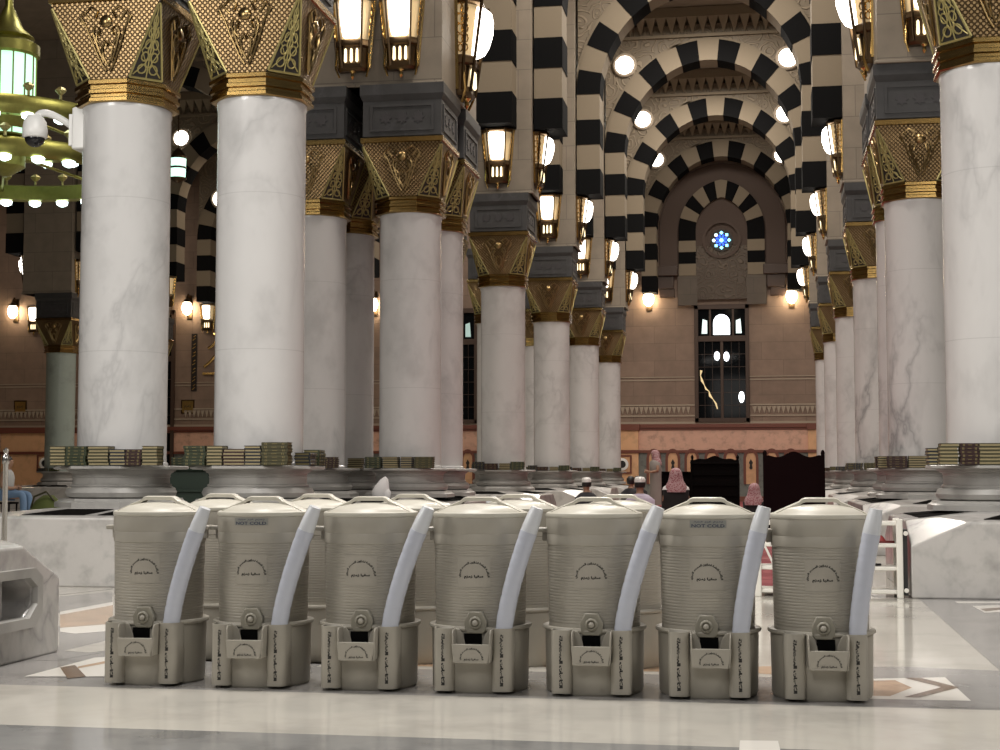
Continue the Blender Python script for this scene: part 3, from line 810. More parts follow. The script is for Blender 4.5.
# ------------------------------------------------------------------ lantern sconces
def make_lantern():
    t = thing('lantern_sconce', '', 'lantern')
    # local: back on y = 0, front towards -y; 1.12 m tall, foot at z = 0
    def sec(z, w, d): return [(-w,0,z),(-w,-d*.45,z),(-w*.62,-d,z),(w*.62,-d,z),(w,-d*.45,z),(w,0,z)]
    mb = MB()
    mb.rings([sec(0,.21,.10), sec(.04,.225,.14), sec(.10,.225,.14)])
    mb.rings([sec(.34,.235,.16), sec(.36,.255,.18), sec(.43,.255,.18), sec(.45,.24,.17)])
    mb.rings([sec(1.02,.29,.23), sec(1.04,.315,.26), sec(1.08,.315,.26), sec(1.10,.28,.22)])
    mb.rings([sec(.10,.205,.10), sec(.34,.22,.13)])
    for z0, z1, w0, w1, d0, d1 in ((.05,1.08,.225,.31,.14,.28),):
        a, b = sec(z0,w0,d0), sec(z1,w1,d1)
        for i in (0,1,2,3,4,5): mb.tube([a[i], b[i]], .019, 5)
    obj('frame', mb, M['bronze'], t)
    # bulging lit glass in front, amber glass behind the gilt sides
    mb = MB(); n = 10; rr = []
    for z, w, d in ((.47,.10,.10),(.50,.135,.19),(.58,.15,.25),(.72,.165,.29),(.86,.175,.28),(.96,.18,.23),(1.0,.17,.16)):
        y0 = -.14 - (z-.455)*.10
        rr.append([(w*.9*math.cos(PI*k/n), y0 - d*math.sin(PI*k/n)*.7, z) for k in range(n+1)])
    mb.rings(rr); obj('glass', mb, M['lamp'], t, smooth=50)
    mb = MB(); mb.rings([sec(.455,.215,.145), sec(1.015,.275,.215)]); obj('side_glass', mb, M['lampdim'], t)
    mb = MB()
    for x in (-.085,0,.085): mb.lathe([(.012,.12),(.022,.14),(.018,.30),(.01,.32)], 8, (x,-.145,0))
    obj('peg', mb, M['peg'], t)
    # gilt filigree over the two sides
    for s in (-1,1):
        mb = MB()
        for z, q in ((.52,.06),(.62,.075),(.73,.08),(.84,.085),(.95,.09)):
            w = .23 + (z-.455)*.11 + .016
            for yy in (-.045,-.10): 
                mb.tube([(s*(w), yy+q*.45*math.cos(a), z+q*.7*math.sin(a)) for a in [2*PI*k/8 for k in range(9)]], .009, 4)
        mb.tube([(s*.23,-.0,.06),(s*.315,-.0,1.08)], .026, 5); mb.tube([(s*.235,-.07,.40),(s*.245,-.10,.05),(s*.20,-.05,-.08)], .015, 5)
        obj('filigree', mb, M['lampgold'], t)
    mb = MB(); mb.lathe([(.004,-.12),(.03,-.08),(.02,-.03),(.05,0),(.05,.03)], 8, (0,-.07,0)); obj('finial', mb, M['lampgold'], t)
    return t
l0 = make_lantern(); lused = [0]
def lantern(x, y, z, rz, label, s=1.):
    o = l0 if not lused[0] else copy_tree(l0)
    lused[0] = 1
    o.location = (x,y,z); o.rotation_euler.z = rz; o['label'] = label; s *= .92; o.scale = (s,s,s)
    return o
LZ = 6.28
lantern(-5.28, 19.01, LZ, 0, 'lit bronze lantern above the four-column cluster, the one further from the nave')
lantern(-4.62, 19.01, LZ, 0, 'lit bronze lantern above the corner column of the cluster, beside the pier edge')
lantern(-4.08, 20.25, LZ-.1, PI/2, 'big glowing lantern on the nave side of the cluster pier', 1.35)
nm = ['first','second','third','last']
for y, n in zip(ROWS[3:], nm):
    lantern(-4.71, y-.47, LZ, 0, 'lit lantern facing the viewer above the %s column past the cluster' % n)
    lantern(-4.08, y, LZ, PI/2, 'gilt lantern in profile under the banded leg above the %s column past the cluster' % n)
lantern(2.05, 19.01, LZ, 0, 'lit lantern facing the viewer above the second shoe rack arcade column')
for y, n in zip([19.95]+ROWS[3:], ['second','third','fourth','fifth','last']):
    lantern(1.48, y, LZ, -PI/2, 'gilt lantern in profile on the pier of the %s shoe rack arcade column' % n, 1.3 if y < 20 else 1.)
lantern(-20.76, 40.1, LZ, -PI/2, 'small lit lantern on the pier over the green-lit column, chandelier side')
lantern(-19.24, 40.1, LZ-.2, PI/2, 'small gilt lantern on the pier over the green-lit column, beside the camera column')
lantern(-19.02, 46.03, LZ+.1, 0, 'small lantern under the aisle arch between the camera column and its partner')
lantern(-20.32, WALL_Y-.08, 6.3, 0, 'small wall lantern beside the warm sconce, between camera column and its partner')
lantern(-12.76, 46.4, LZ, PI/2, 'small lantern glowing between the cluster columns in the far aisle')
lantern(-27.27, WALL_Y-.08, 6.35, 0, 'small lantern on the far wall beside the warm sconce near the chandelier')
# round lamps in the spandrels
def make_round():
    t = thing('round_wall_light', '', 'light')
    mb = MB(); mb.lathe([(.24,0),(.31,0),(.33,.05),(.30,.08),(.25,.07)], 28, axis='y', cap=False); obj('rim', mb, M['frieze'], t)
    mb = MB(); mb.lathe([(.25,0),(.25,.05),(.18,.10),(.001,.12)], 28, axis='y'); obj('diffuser', mb, M['globe'], t, smooth=80)
    return t
r0 = make_round(); first = True
for y, n in zip((40.2,46.5,WALL_Y-.6), ('third nave arch','fourth nave arch','far wall arch')):
    for x, s in ((NX-2.24,'cluster arcade side'),(NX+2.10,'shoe rack side')):
        o = r0 if first else copy_tree(r0); first = False
        o.location = (x, y-.285, 11.98); o['label'] = 'round lit lamp in the carved corner of the %s, %s' % (n, s)
for x, y, z, l in ((-18.62,46.1,11.95,'round lit lamp over the aisle arch beside the camera column'),(-17.25,46.1,9.9,'round lit lamp peeping out beside the partner of the camera column')):
    copy_tree(r0, (x,y,z), label=l)
# warm sconces on the far wall
def make_sconce():
    t = thing('wall_sconce', '', 'sconce')
    mb = MB(); mb.sphere((0,-.30,0), .19, .15, .27, 14, 8); obj('bulb', mb, M['warmglobe'], t, smooth=80)
    mb = MB(); mb.box(-.10,.10,-.05,0,-.4,.5); mb.tube([(0,0,.42),(0,-.2,.52),(0,-.30,.40),(0,-.30,.24)], .03, 6); mb.lathe([(.19,.20),(.10,.30),(.04,.34)], 12, (0,-.30,0)); obj('bracket', mb, M['bronze'], t)
    return t
s0 = make_sconce()
for i, (x, l) in enumerate(((-3.87,'glowing warm wall sconce beside the tall window, arcade column side'),(1.10,'glowing warm wall sconce beside the tall window, shoe rack side'),(-13.92,'glowing warm wall sconce seen beyond the four-column cluster'),(-21.07,'glowing warm wall sconce seen between the camera column and its partner'),(-28.07,'glowing warm wall sconce beyond the chandelier by the green-lit column'))):
    o = s0 if i == 0 else copy_tree(s0); o.location = (x, WALL_Y, 7.15); o['label'] = l
# dark brackets under the lunette
def eaves():
    mb = MB()
    for x in (-3.30, .58):
        mb.box(x-.45,x+.45,WALL_Y-.30,WALL_Y,7.95,8.30); mb.box(x-.32,x+.32,WALL_Y-.2,WALL_Y,7.5,7.95); mb.box(x-.2,x+.35,WALL_Y-.16,WALL_Y,7.2,7.5)
    struct('trim_20', mb, M['wframe'], bevel=.02)
eaves()

# ------------------------------------------------------------------ arabic lettering
AR = {'ا':'\uFE8D\uFE8E','ل':'\uFEDD\uFEDE\uFEDF\uFEE0','ر':'\uFEAD\uFEAE','ئ':'\uFE89\uFE8A\uFE8B\uFE8C','س':'\uFEB1\uFEB2\uFEB3\uFEB4','ة':'\uFE93\uFE94','ع':'\uFEC9\uFECA\uFECB\uFECC',
 'م':'\uFEE1\uFEE2\uFEE3\uFEE4','ش':'\uFEB5\uFEB6\uFEB7\uFEB8','ؤ':'\uFE85\uFE86','و':'\uFEED\uFEEE','ن':'\uFEE5\uFEE6\uFEE7\uFEE8','ج':'\uFE9D\uFE9E\uFE9F\uFEA0','د':'\uFEA9\uFEAA','ب':'\uFE8F\uFE90\uFE91\uFE92',
 'ي':'\uFEF1\uFEF2\uFEF3\uFEF4','ق':'\uFED5\uFED6\uFED7\uFED8','ز':'\uFEAF\uFEB0','غ':'\uFECD\uFECE\uFECF\uFED0','ك':'\uFED9\uFEDA\uFEDB\uFEDC','ت':'\uFE95\uFE96\uFE97\uFE98','ف':'\uFED1\uFED2\uFED3\uFED4','ه':'\uFEE9\uFEEA\uFEEB\uFEEC','ظ':'\uFEC5\uFEC6\uFEC7\uFEC8'}
def arabic(s):
    out = []
    for w in s.split(' '):
        g = []
        for i, c in enumerate(w):
            f = AR[c]; pj = i > 0 and len(AR[w[i-1]]) == 4; nj = i < len(w)-1 and len(f) == 4
            g.append(f[(3 if nj else 1) if pj else (2 if nj else 0)])
        out.append(''.join(g))
    return ' '.join(out)[::-1]
def text_mb(s, height, bold=0.):
    """flat lettering in x / z, its left end at 0 and centred on z = 0, as an MB; returns (mb, width)"""
    cu = bpy.data.curves.new('lettering', 'FONT'); cu.body = s; cu.size = 1.; cu.offset = bold; cu.resolution_u = 2
    o = bpy.data.objects.new('lettering', cu); COL.objects.link(o); bpy.context.view_layer.update()
    dg = bpy.context.evaluated_depsgraph_get(); me = bpy.data.meshes.new_from_object(o.evaluated_get(dg))
    xs = [v.co.x for v in me.vertices]; ys = [v.co.y for v in me.vertices]
    k = height/(max(ys)-min(ys)); x0 = min(xs); ym = (max(ys)+min(ys))/2
    mb = MB(); mb.idx([((v.co.x-x0)*k, 0., (v.co.y-ym)*k) for v in me.vertices], [tuple(p.vertices) for p in me.polygons])
    w = (max(xs)-x0)*k
    bpy.data.objects.remove(o); bpy.data.curves.remove(cu); bpy.data.meshes.remove(me)
    return mb, w
M['ink'] = plain('black_print', (.018,.017,.016), .5)

# ------------------------------------------------------------------ plaques and calligraphy on the far wall
M['plq'] = gold('plaque_gold', (.75,.50,.16), .35)
def plaque(x, z, l):
    t = thing('wall_plaque', l, 'plaque', (x, WALL_Y, z))
    mb = MB(); mb.box(-.26,.26,-.03,0,-.26,.26); obj('frame', mb, M['bronze'], t, bevel=.01)
    mb = MB(); mb.box(-.21,.21,-.045,-.03,-.21,.21); obj('plate', mb, M['plq'], t)
    mb, w = text_mb(arabic('زمزم'), .14); obj('lettering', mb.xf(Matrix.Translation((-w/2,-.048,0)) @ Matrix.Diagonal((1,1,1,1))), M['ink'], t)
plaque(-27.82, 3.50, 'square gold plaque on the far wall beside the green-lit column'); plaque(-21.1, 3.47, 'square gold plaque on the far wall between the camera column and its partner')
def calligraphy(x, z0, z1, l):
    t = thing('calligraphy_strip', l, 'wall decoration', (x, WALL_Y, z0))
    h = z1-z0; mb = MB(); mb.box(-.11,.11,-.03,0,0,h); obj('board', mb, M['fili_dk'], t)
    mb = MB(); n = int(h/.28)
    for i in range(n):
        z = h*(i+.5)/n; mb.tube([(-.06,-.035,z-.09),(.05,-.035,z-.02),(-.03,-.035,z+.04),(.06,-.035,z+.10)], .016, 5)
    obj('script', mb, M['lampgold'], t)
calligraphy(-26.42, 4.0, 6.3, 'tall narrow black and gold calligraphy strip on the wall beside the green-lit column')
calligraphy(-20.87, 4.05, 6.2, 'tall narrow black and gold calligraphy strip between the camera column and its partner')
def ornament():
    t = thing('wall_ornament', 'gold curling ornament on the far wall beside the partner of the camera column', 'ornament', (-20.22, WALL_Y-.03, 4.7))
    mb = MB(); mb.tube([(-.3,0,0),(.3,0,0)], .05, 6); mb.tube([(-.25,0,.25),(.0,0,.45),(.25,0,.75)], .05, 6); obj('stem', mb, M['lampgold'], t)
    mb = MB(); mb.tube([(-.1,0,.95),(.1,0,1.05),(.25,0,1.3),(.1,0,1.5)], .05, 6); obj('curl', mb, M['lampgold'], t)
ornament()
def wall_box():
    t = thing('speaker_box', 'small white box speaker high on the wall beside the green-lit column', 'speaker', (-26.07, WALL_Y, 4.55))
    mb = MB(); mb.rbox(-.20,.20,-.26,0,-.15,.15,.03); obj('housing', mb, M['white_pl'], t)
    mb = MB(); mb.lathe([(.001,.0),(.07,0),(.07,-.02)], 14, (0,-.265,0), 'y'); obj('grille', mb, M['dkhole'], t)
wall_box()

# ------------------------------------------------------------------ chandelier
def chandelier():
    D = 22.; c = on_y(5, 200, 20.6); x, y = c.x, c.y
    t = thing('chandelier', 'big green-gold ring chandelier with a glowing green glass drum', 'chandelier', (x, y, 5.0))
    green = emissive('green_glass', (.55,1.,.66), 1.25); ringm = gold('green_gilt', (.29,.28,.08), .38); lampm = emissive('cool_cup_light', (.80,1.,.95), 5.)
    def tier(R, z, n):
        mb = MB(); mb.lathe([(R-.10,z),(R,z-.02),(R+.03,z+.03),(R+.03,z+.20),(R,z+.25),(R-.10,z+.22)], 48, cap=False); mb.lathe([(R-.10,z+.22),(R-.10,z)], 48, cap=False)
        for k in range(6):
            a = PI*k/3; mb.tube([(.3*math.cos(a),.3*math.sin(a),z+.35),(R*math.cos(a),R*math.sin(a),z+.12)], .025, 6)
        obj('ring', mb, ringm, t)
        for k in range(n):
            mb = MB()
            a = 2*PI*(k+.5)/n; p = (R*math.cos(a), R*math.sin(a))
            mb.lathe([(.03,z+.32),(.09,z+.38),(.03,z+.43)], 6, (*p,0)); mb.tube([(p[0],p[1],z+.25),(p[0],p[1],z+.34)], .02, 5)
            obj('rosette', mb, M['fili'], t)
        for k in range(n):
            a = 2*PI*(k+.5)/n; p = (R*math.cos(a), R*math.sin(a))
            m = MB(); m.lathe([(.03,z-.10),(.085,z-.07),(.095,z-.02),(.05,z+.0)], 10, (*p,0)); obj('cup_light', m, lampm, t)
    tier(1.85, .37, 26); tier(1.75, .99, 24)
    mb = MB(); mb.lathe([(.40,1.02),(.40,2.22)], 36, cap=True); obj('glass_drum', mb, green, t)
    mb = MB()
    for k in range(14):
        a = 2*PI*k/14; mb.tube([(.41*math.cos(a),.41*math.sin(a),1.0),(.41*math.cos(a),.41*math.sin(a),2.24)], .012, 5)
    mb.lathe([(.30,1.0),(.42,1.10),(.46,1.24),(.40,1.29)], 32); mb.lathe([(.42,2.21),(.46,2.24),(.46,2.39),(.34,2.47),(.38,2.51),(.22,2.65),(.06,3.0),(.05,3.6)], 32)
    mb.tube([(0,0,3.5),(0,0,8.5)], .03, 6); mb.lathe([(.05,.4),(.28,.55),(.28,.95),(.2,1.06)], 24)
    obj('body', mb, ringm, t)
chandelier()
def pendant():
    p = on_y(178, 167, 43.2)
    t = thing('pendant_lantern', 'small green-lit hanging lantern far down the aisle beside the camera column', 'lantern', (p.x, p.y, p.z))
    g = emissive('pale_green_glass', (.6,1.,.8), 1.6)
    mb = MB(); mb.lathe([(.23,-.35),(.25,.25)], 12); obj('glass', mb, g, t)
    mb = MB(); mb.lathe([(.27,.25),(.27,.32),(.12,.5),(.03,.6)], 12); mb.lathe([(.05,-.5),(.27,-.38),(.27,-.34)], 12); mb.lathe([(.258,-.06),(.258,0.)], 12); mb.tube([(0,0,.55),(0,0,CEIL_Z-p.z)], .02, 5); obj('frame', mb, M['bronze'], t)
pendant()

# ------------------------------------------------------------------ security camera
def seccam():
    cx, cy = COLS['A'][1], COLS['A'][2]
    y = cy - .12
    a = on_y(82, 130, y); t = thing('security_camera', 'white dome security camera on a curved arm, fixed to a column', 'camera', (a.x, a.y, a.z))
    mb = MB(); mb.rbox(-.06,.13,-.10,.12,-.20,.20,.02); mb.box(-.10,-.06,-.07,.08,-.16,.14); obj('mounting_box', mb, M['white_pl'], t)
    b = on_y(36, 128, y) - a
    mb = MB(); pts = []
    for k in range(11):
        u = k/10; ang = PI/2*u*1.0
        pts.append((-.08 + (b.x+.08)*(math.sin(u*PI/2)), 0, .03 + .12*math.sin(u*PI) + (b.z+.08-.03)*(1-math.cos(u*PI/2))))
    mb.tube(pts, .035, 10); obj('arm', mb, M['white_pl'], t)
    mb = MB(); c = (b.x-.01, 0, b.z)
    mb.lathe([(.035,.13),(.07,.12),(.105,.06),(.118,-.02),(.115,-.09),(.10,-.10)], 24, c); obj('housing', mb, M['white_pl'], t, smooth=60)
    mb = MB(); mb.sphere((c[0],c[1],c[2]-.10), .095, .095, .085, 20, 10); obj('dome', mb, plain('dark_dome', (.01,.01,.012), .08), t, smooth=80)
seccam()

# ------------------------------------------------------------------ books on the ledges
def book_mesh(name, cover, w, d, h):
    pages = M['pages']; mb = MB()
    mb.box(-w/2,w/2,-d/2,d/2,0,.0075,0); mb.box(-w/2,w/2,-d/2,d/2,h-.0065,h,0); mb.box(-w/2,w/2,d/2-.005,d/2,.004,h-.004,0)
    mb.box(-w/2+.006,w/2-.006,-d/2+.005,d/2-.005,.004,h-.004,1)
    return mb.mesh(name, [cover, pages], 0)
def spine_mesh(name, cover, w, d, h):
    mb = MB()
    mb.box(-w/2,w/2,-d/2,d/2,0,.0075,0); mb.box(-w/2,w/2,-d/2,d/2,h-.0065,h,0)
    mb.rings([[(x,-d/2+.004,.002),(x,-d/2-.004,h*.3),(x,-d/2-.004,h*.7),(x,-d/2+.004,h-.002),(x,-d/2+.012,h-.002),(x,-d/2+.012,.002)] for x in (-w/2,w/2)], 0)
    mb.box(-w/2+.006,w/2-.006,-d/2+.008,d/2-.004,.004,h-.004,1)
    for x in (-.36,-.30,.30,.36): mb.box(x*w-.003,x*w+.003,-d/2-.006,-d/2+.0,h*.2,h*.8,1)
    mb.box(-.1*w,.1*w,-d/2-.0055,-d/2+.0,h*.42,h*.58,1)
    return mb.mesh(name, [cover, pages_dull()], 0)
M['pages'] = plain('gilt_page_edges', (.38,.315,.175), .4, .2)
def pages_dull(): return M['pages2']
M['pages2'] = plain('gilt_tooling', (.22,.18,.08), .4, .4)
covers = {'green': plain('green_book_cover', (.028,.038,.016), .5), 'maroon': plain('maroon_book_cover', (.032,.011,.009), .5), 'olive': plain('olive_book_cover', (.055,.05,.02), .5), 'navy': plain('dark_book_cover', (.02,.022,.026), .45)}
BM = {}
for cn, cm in covers.items():
    for w in (.15,.20,.24):
        BM[cn,w,'p'] = book_mesh('book', cm, w, .145, .029); BM[cn,w,'s'] = spine_mesh('book', cm, w, .145, .029)
BOOK_N = [0]
def stack(x, y, rz, cn, w, typ, n, desc, z0=1.0358):
    for i in range(n):
        o = bpy.data.objects.new('book', BM[cn,w,typ]); COL.objects.link(o)
        o.location = (x + random.uniform(-.006,.006), y + random.uniform(-.004,.004), z0 + i*.0293); o.rotation_euler.z = rz + random.uniform(-.03,.03)
        tag(o, '%s book, %s, stacked on ledge of the %s' % ('dark' if cn == 'navy' else cn, 'gilt edges out' if typ == 'p' else 'tooled spine out', desc), 'book', 'books on the ledge of the ' + desc)
        BOOK_N[0] += 1
def ledge_books(x, y, desc, spec, side=None):
    """spec: (offset along the front edge, colour, width, p or s, how many)"""
    for off, cn, w, typ, n in spec: stack(x+off, y-.497, 0, cn, w, typ, n, desc)
    for off, cn, w, typ, n in (side or []): stack(x-.497, y+off, -PI/2, cn, w, typ, n, desc)
A_, B_ = COLS['A'], COLS['B']
ledge_books(A_[1], A_[2], 'security camera column', [(-.37,'olive',.15,'p',6),(-.19,'green',.20,'s',6),(.02,'olive',.20,'p',6),(.205,'navy',.15,'p',5),(.36,'maroon',.15,'s',5),(.515,'olive',.15,'p',6)], [(.0,'navy',.15,'p',6),(-.22,'olive',.15,'p',6)])
ledge_books(B_[1], B_[2], 'partner of the camera column', [(-.40,'green',.20,'s',6),(-.22,'olive',.15,'p',6),(-.04,'maroon',.20,'p',5),(.14,'navy',.15,'p',6),(.34,'olive',.24,'s',7)], [(0,'green',.20,'s',5),(-.25,'olive',.15,'p',6)])
for o_, cn, n in ((-.15,'navy',4),(.12,'green',5),): stack(B_[1]+.497, B_[2]+o_, PI/2, cn, .20, 's', n, 'partner of the camera column')
d = COLS['D']; ledge_books(d[1], d[2], 'corner column of the cluster', [(-.36,'green',.20,'s',5),(-.13,'olive',.20,'p',5),(.08,'navy',.15,'p',5),(.31,'olive',.24,'s',5)], [(-.1,'navy',.20,'s',5)])
c_ = COLS['C']; ledge_books(c_[1], c_[2], 'column behind the camera pair', [(.05,'olive',.15,'p',5),(.22,'navy',.20,'s',5),(.39,'maroon',.15,'s',5)])
stack(COLS['C2'][1]+.497, COLS['C2'][2], PI/2, 'navy', .24, 's', 5, 'shaded back column of the cluster'); stack(COLS['C2'][1]+.3, COLS['C2'][2]-.497, 0, 'olive', .20, 'p', 5, 'shaded back column of the cluster')
for k, n, dn in (('E',5,'first column past the cluster'),('F',4,'second column past the cluster'),('G',4,'third column past the cluster'),('H',4,'last small arcade column')):
    q = COLS[k]; ledge_books(q[1], q[2], dn, [(-.36,'navy',.20,'s',n),(-.13,'maroon',.24,'s',n-1),(.12,'olive',.20,'p',n-1),(.35,'green',.24,'s',n)], [(0,'navy',.24,'s',n-1)])
q = COLS['J']; ledge_books(q[1], q[2], 'large column by the shoe rack', [(-.46,'olive',.15,'p',6),(-.30,'maroon',.15,'s',6),(-.11,'olive',.24,'p',6),(.10,'olive',.15,'p',6),(.27,'navy',.15,'s',6)], [(.1,'navy',.20,'p',5)])
q = COLS['K']; ledge_books(q[1], q[2], 'second shoe rack column', [(-.35,'maroon',.24,'s',5),(-.10,'olive',.24,'p',5),(.13,'navy',.15,'s',5),(.33,'olive',.20,'p',5)], [(-.3,'olive',.15,'p',5),(0,'maroon',.24,'s',5)])
q = COLS['L']; ledge_books(q[1], q[2], 'third shoe rack column', [(-.40,'navy',.15,'s',4),(-.20,'olive',.20,'s',4),(.05,'green',.24,'s',4)], [(-.2,'navy',.24,'s',4),(.15,'green',.20,'s',4)])
q = COLS['M']; ledge_books(q[1], q[2], 'fourth shoe rack column', [(-.35,'navy',.24,'s',3),(-.08,'olive',.24,'s',3)], [(0,'green',.24,'s',3)])
q = COLS['N']; ledge_books(q[1], q[2], 'fifth shoe rack column', [(-.35,'maroon',.24,'s',3)], [(0,'navy',.24,'s',3)])
q = COLS['green']; ledge_books(q[1], q[2], 'green-lit column', [(-.25,'navy',.24,'s',3),(.1,'green',.24,'s',3)])

# dark green bookcase between the two front columns
M['gpaint'] = plain('dark_green_paint', (.012,.028,.016), .45); M['darkwood'] = plain('near_black_wood', (.004,.003,.003), .7, spec=.06); M['maroonwood'] = plain('dark_maroon_wood', (.009,.0032,.004), .7, spec=.06)
def bookcase(name, label, cx, cy, w, h, d, mat, shelves, crest=0.):
    t = thing(name, label, 'bookcase', (cx, cy, 0))
    mb = MB(); a = w/2
    mb.box(-a,-a+.03,-d/2,d/2,0,h); mb.box(a-.03,a,-d/2,d/2,0,h); mb.box(-a,a,d/2-.02,d/2,0,h); mb.box(-a,a,-d/2-.02,d/2,h,h+.03); mb.box(-a,a,-d/2,d/2,0,.10)
    mb.box(-a+.02,a-.02,-d/2+.05,d/2-.02,.05,h)
    obj('case', mb, mat, t, bevel=.005)
    for i in range(1, shelves+1):
        z = .1 + (h-.1)*i/(shelves+1); m = MB(); m.box(-a+.03,a-.03,-d/2+.01,d/2-.02,z-.012,z+.012); obj('shelf', m, mat, t)
    if crest:
        pts = [(-a,h+.03)]; n = 24
        for i in range(n+1):
            u = -1+2*i/n; z = h+.03+crest*(.35+.65*math.cos(u*PI/2)**2) if abs(u) < .85 else h+.03+crest*.55
            z += .02*math.cos(u*9) ; pts.append((u*a, z))
        pts.append((a,h+.03)); m = MB(); m.prism(pts, -d/2, -d/2+.04); obj('crest', m, mat, t, smooth=0)
        for s in (-1,1):
            m = MB(); m.lathe([(.03,h+.03),(.022,h+.10),(.032,h+.15),(.004,h+.20)], 10, (s*(a-.03),0,0)); obj('finial', m, mat, t)
    return t
bookcase('bookcase', 'dark green bookcase standing between the camera column and its partner', on_y(190,470,16.).x, 16.0, .66, 1.0, .30, M['gpaint'], 3)
for i in range(4): stack(on_y(184,470,16.).x, 15.95, 0, 'green', .20, 's', 4, 'dark green bookcase') if i == 0 else None
for o in list(bpy.data.objects):
    if o.name.startswith('book') and o.get('group') == 'books on the ledge of the dark green bookcase':
        o['label'] = 'dark green book stacked on top of the dark green bookcase'; o['group'] = 'books on the bookcase top'; o.location.z -= .006
p = on_y(715, 470, 31.); bookcase('bookcase', 'black bookcase with a scalloped top behind the person in a black cloak', p.x, 31., .98, 1.16, .36, M['darkwood'], 4, .12)
p = on_y(677, 470, 31.3); bookcase('bookcase', 'lower black bookcase just behind the seated person in a black cloak', p.x, 31.3, .62, .98, .36, M['darkwood'], 3)
def screen():
    p = on_y(794, 480, 24.2); t = thing('wooden_screen', 'dark maroon wooden screen with a crested top beside the last shoe rack columns', 'screen', (p.x, 24.2, 0))
    mb = MB(); a = .45; pts = [(-a,.06)] ; n = 30
    for i in range(n+1):
        u = -1+2*i/n; z = 1.235 + .05*math.cos(u*PI*.5)**2 + .030*math.cos(u*PI*2.)*(1 if abs(u) < .9 else .5) ; pts.append((u*a, z))
    pts.append((a,.06)); mb.prism(pts, -.02, .02); obj('panel', mb, M['maroonwood'], t, smooth=0)
    for s in (-1,1):
        mb = MB(); mb.box(s*a-.03,s*a+.03,-.035,.035,0,1.27); mb.lathe([(.03,1.27),(.035,1.29),(.02,1.33),(.003,1.34)], 10, (s*a,0,0)); mb.box(s*a-.04,s*a+.04,-.2,.2,0,.05); obj('post', mb, M['maroonwood'], t)
screen()
# ------------------------------------------------------------------ water coolers
def plastic(name, col, rough=.42):
    m, nt, b = nodes(name); L = nt.links
    nz = N(nt, 'ShaderNodeTexNoise', Scale=4., Detail=4.); L.new(coords(nt), nz.inputs['Vector'])
    L.new(ramp(nt, nz.outputs[0], [(.3, tuple(c*.93 for c in col)), (.7, tuple(c*1.04 for c in col))]), b.inputs['Base Color'])
    b.inputs['Roughness'].default_value = rough; return m
M['beige'] = plastic('beige_cooler_plastic', (.375,.350,.298))
M['beige2'] = plastic('beige_stand_plastic', (.365,.341,.290), .45)
M['lidp'] = plastic('beige_lid_plastic', (.53,.505,.435), .4)
M['spig'] = plastic('grey_spigot_plastic', (.25,.235,.19), .4)
M['blacksl'] = plain('black_recess', (.004,.004,.004), .9, spec=.05)
M['bluesign'] = plain('blue_grey_sticker', (.16,.20,.245), .5); M['signink'] = plain('dark_blue_print', (.02,.03,.07), .5)
M['film'] = plain('bluish_cup_film', (.50,.525,.60), .18, 0., .5); M['cup'] = plain('white_cup_plastic', (.63,.65,.68), .25)
def rb(z):
    """cooler wall radius at height z"""
    return .2085 + (z-.28)*(.2150-.2085)/(.645-.28)
def wrap(mb, zc, R, xc=0.):
    out = []
    for x, y, z in mb.v:
        r = R(z+zc) if callable(R) else R; a = (x+xc)/r
        out.append((r*math.sin(a), -r*math.cos(a), z+zc))
    mb.v = out; return mb
def emblem_mb(R, th, lh):
    """half circle of script with a line of script under it, flat, centred"""
    mb = MB()
    t1, w = text_mb(arabic('الرئاسة العامة لشؤون المسجد النبوي'), th, .045)
    W = PI*R*1.0
    v = []
    for x, y, z in t1.v:
        a = PI - (x/w)*PI*.98 - .03; r = R + z
        v.append((r*math.cos(a), 0, r*math.sin(a)))
    t1.v = v; mb.add(t1)
    t2, w2 = text_mb(arabic('سقيا زمزم'), lh, .05)
    k = (R*1.32)/w2
    mb.add(t2, Matrix.Translation((-R*.66, 0, lh*.25)) @ Matrix.Diagonal((k,1,1,1)))
    return mb
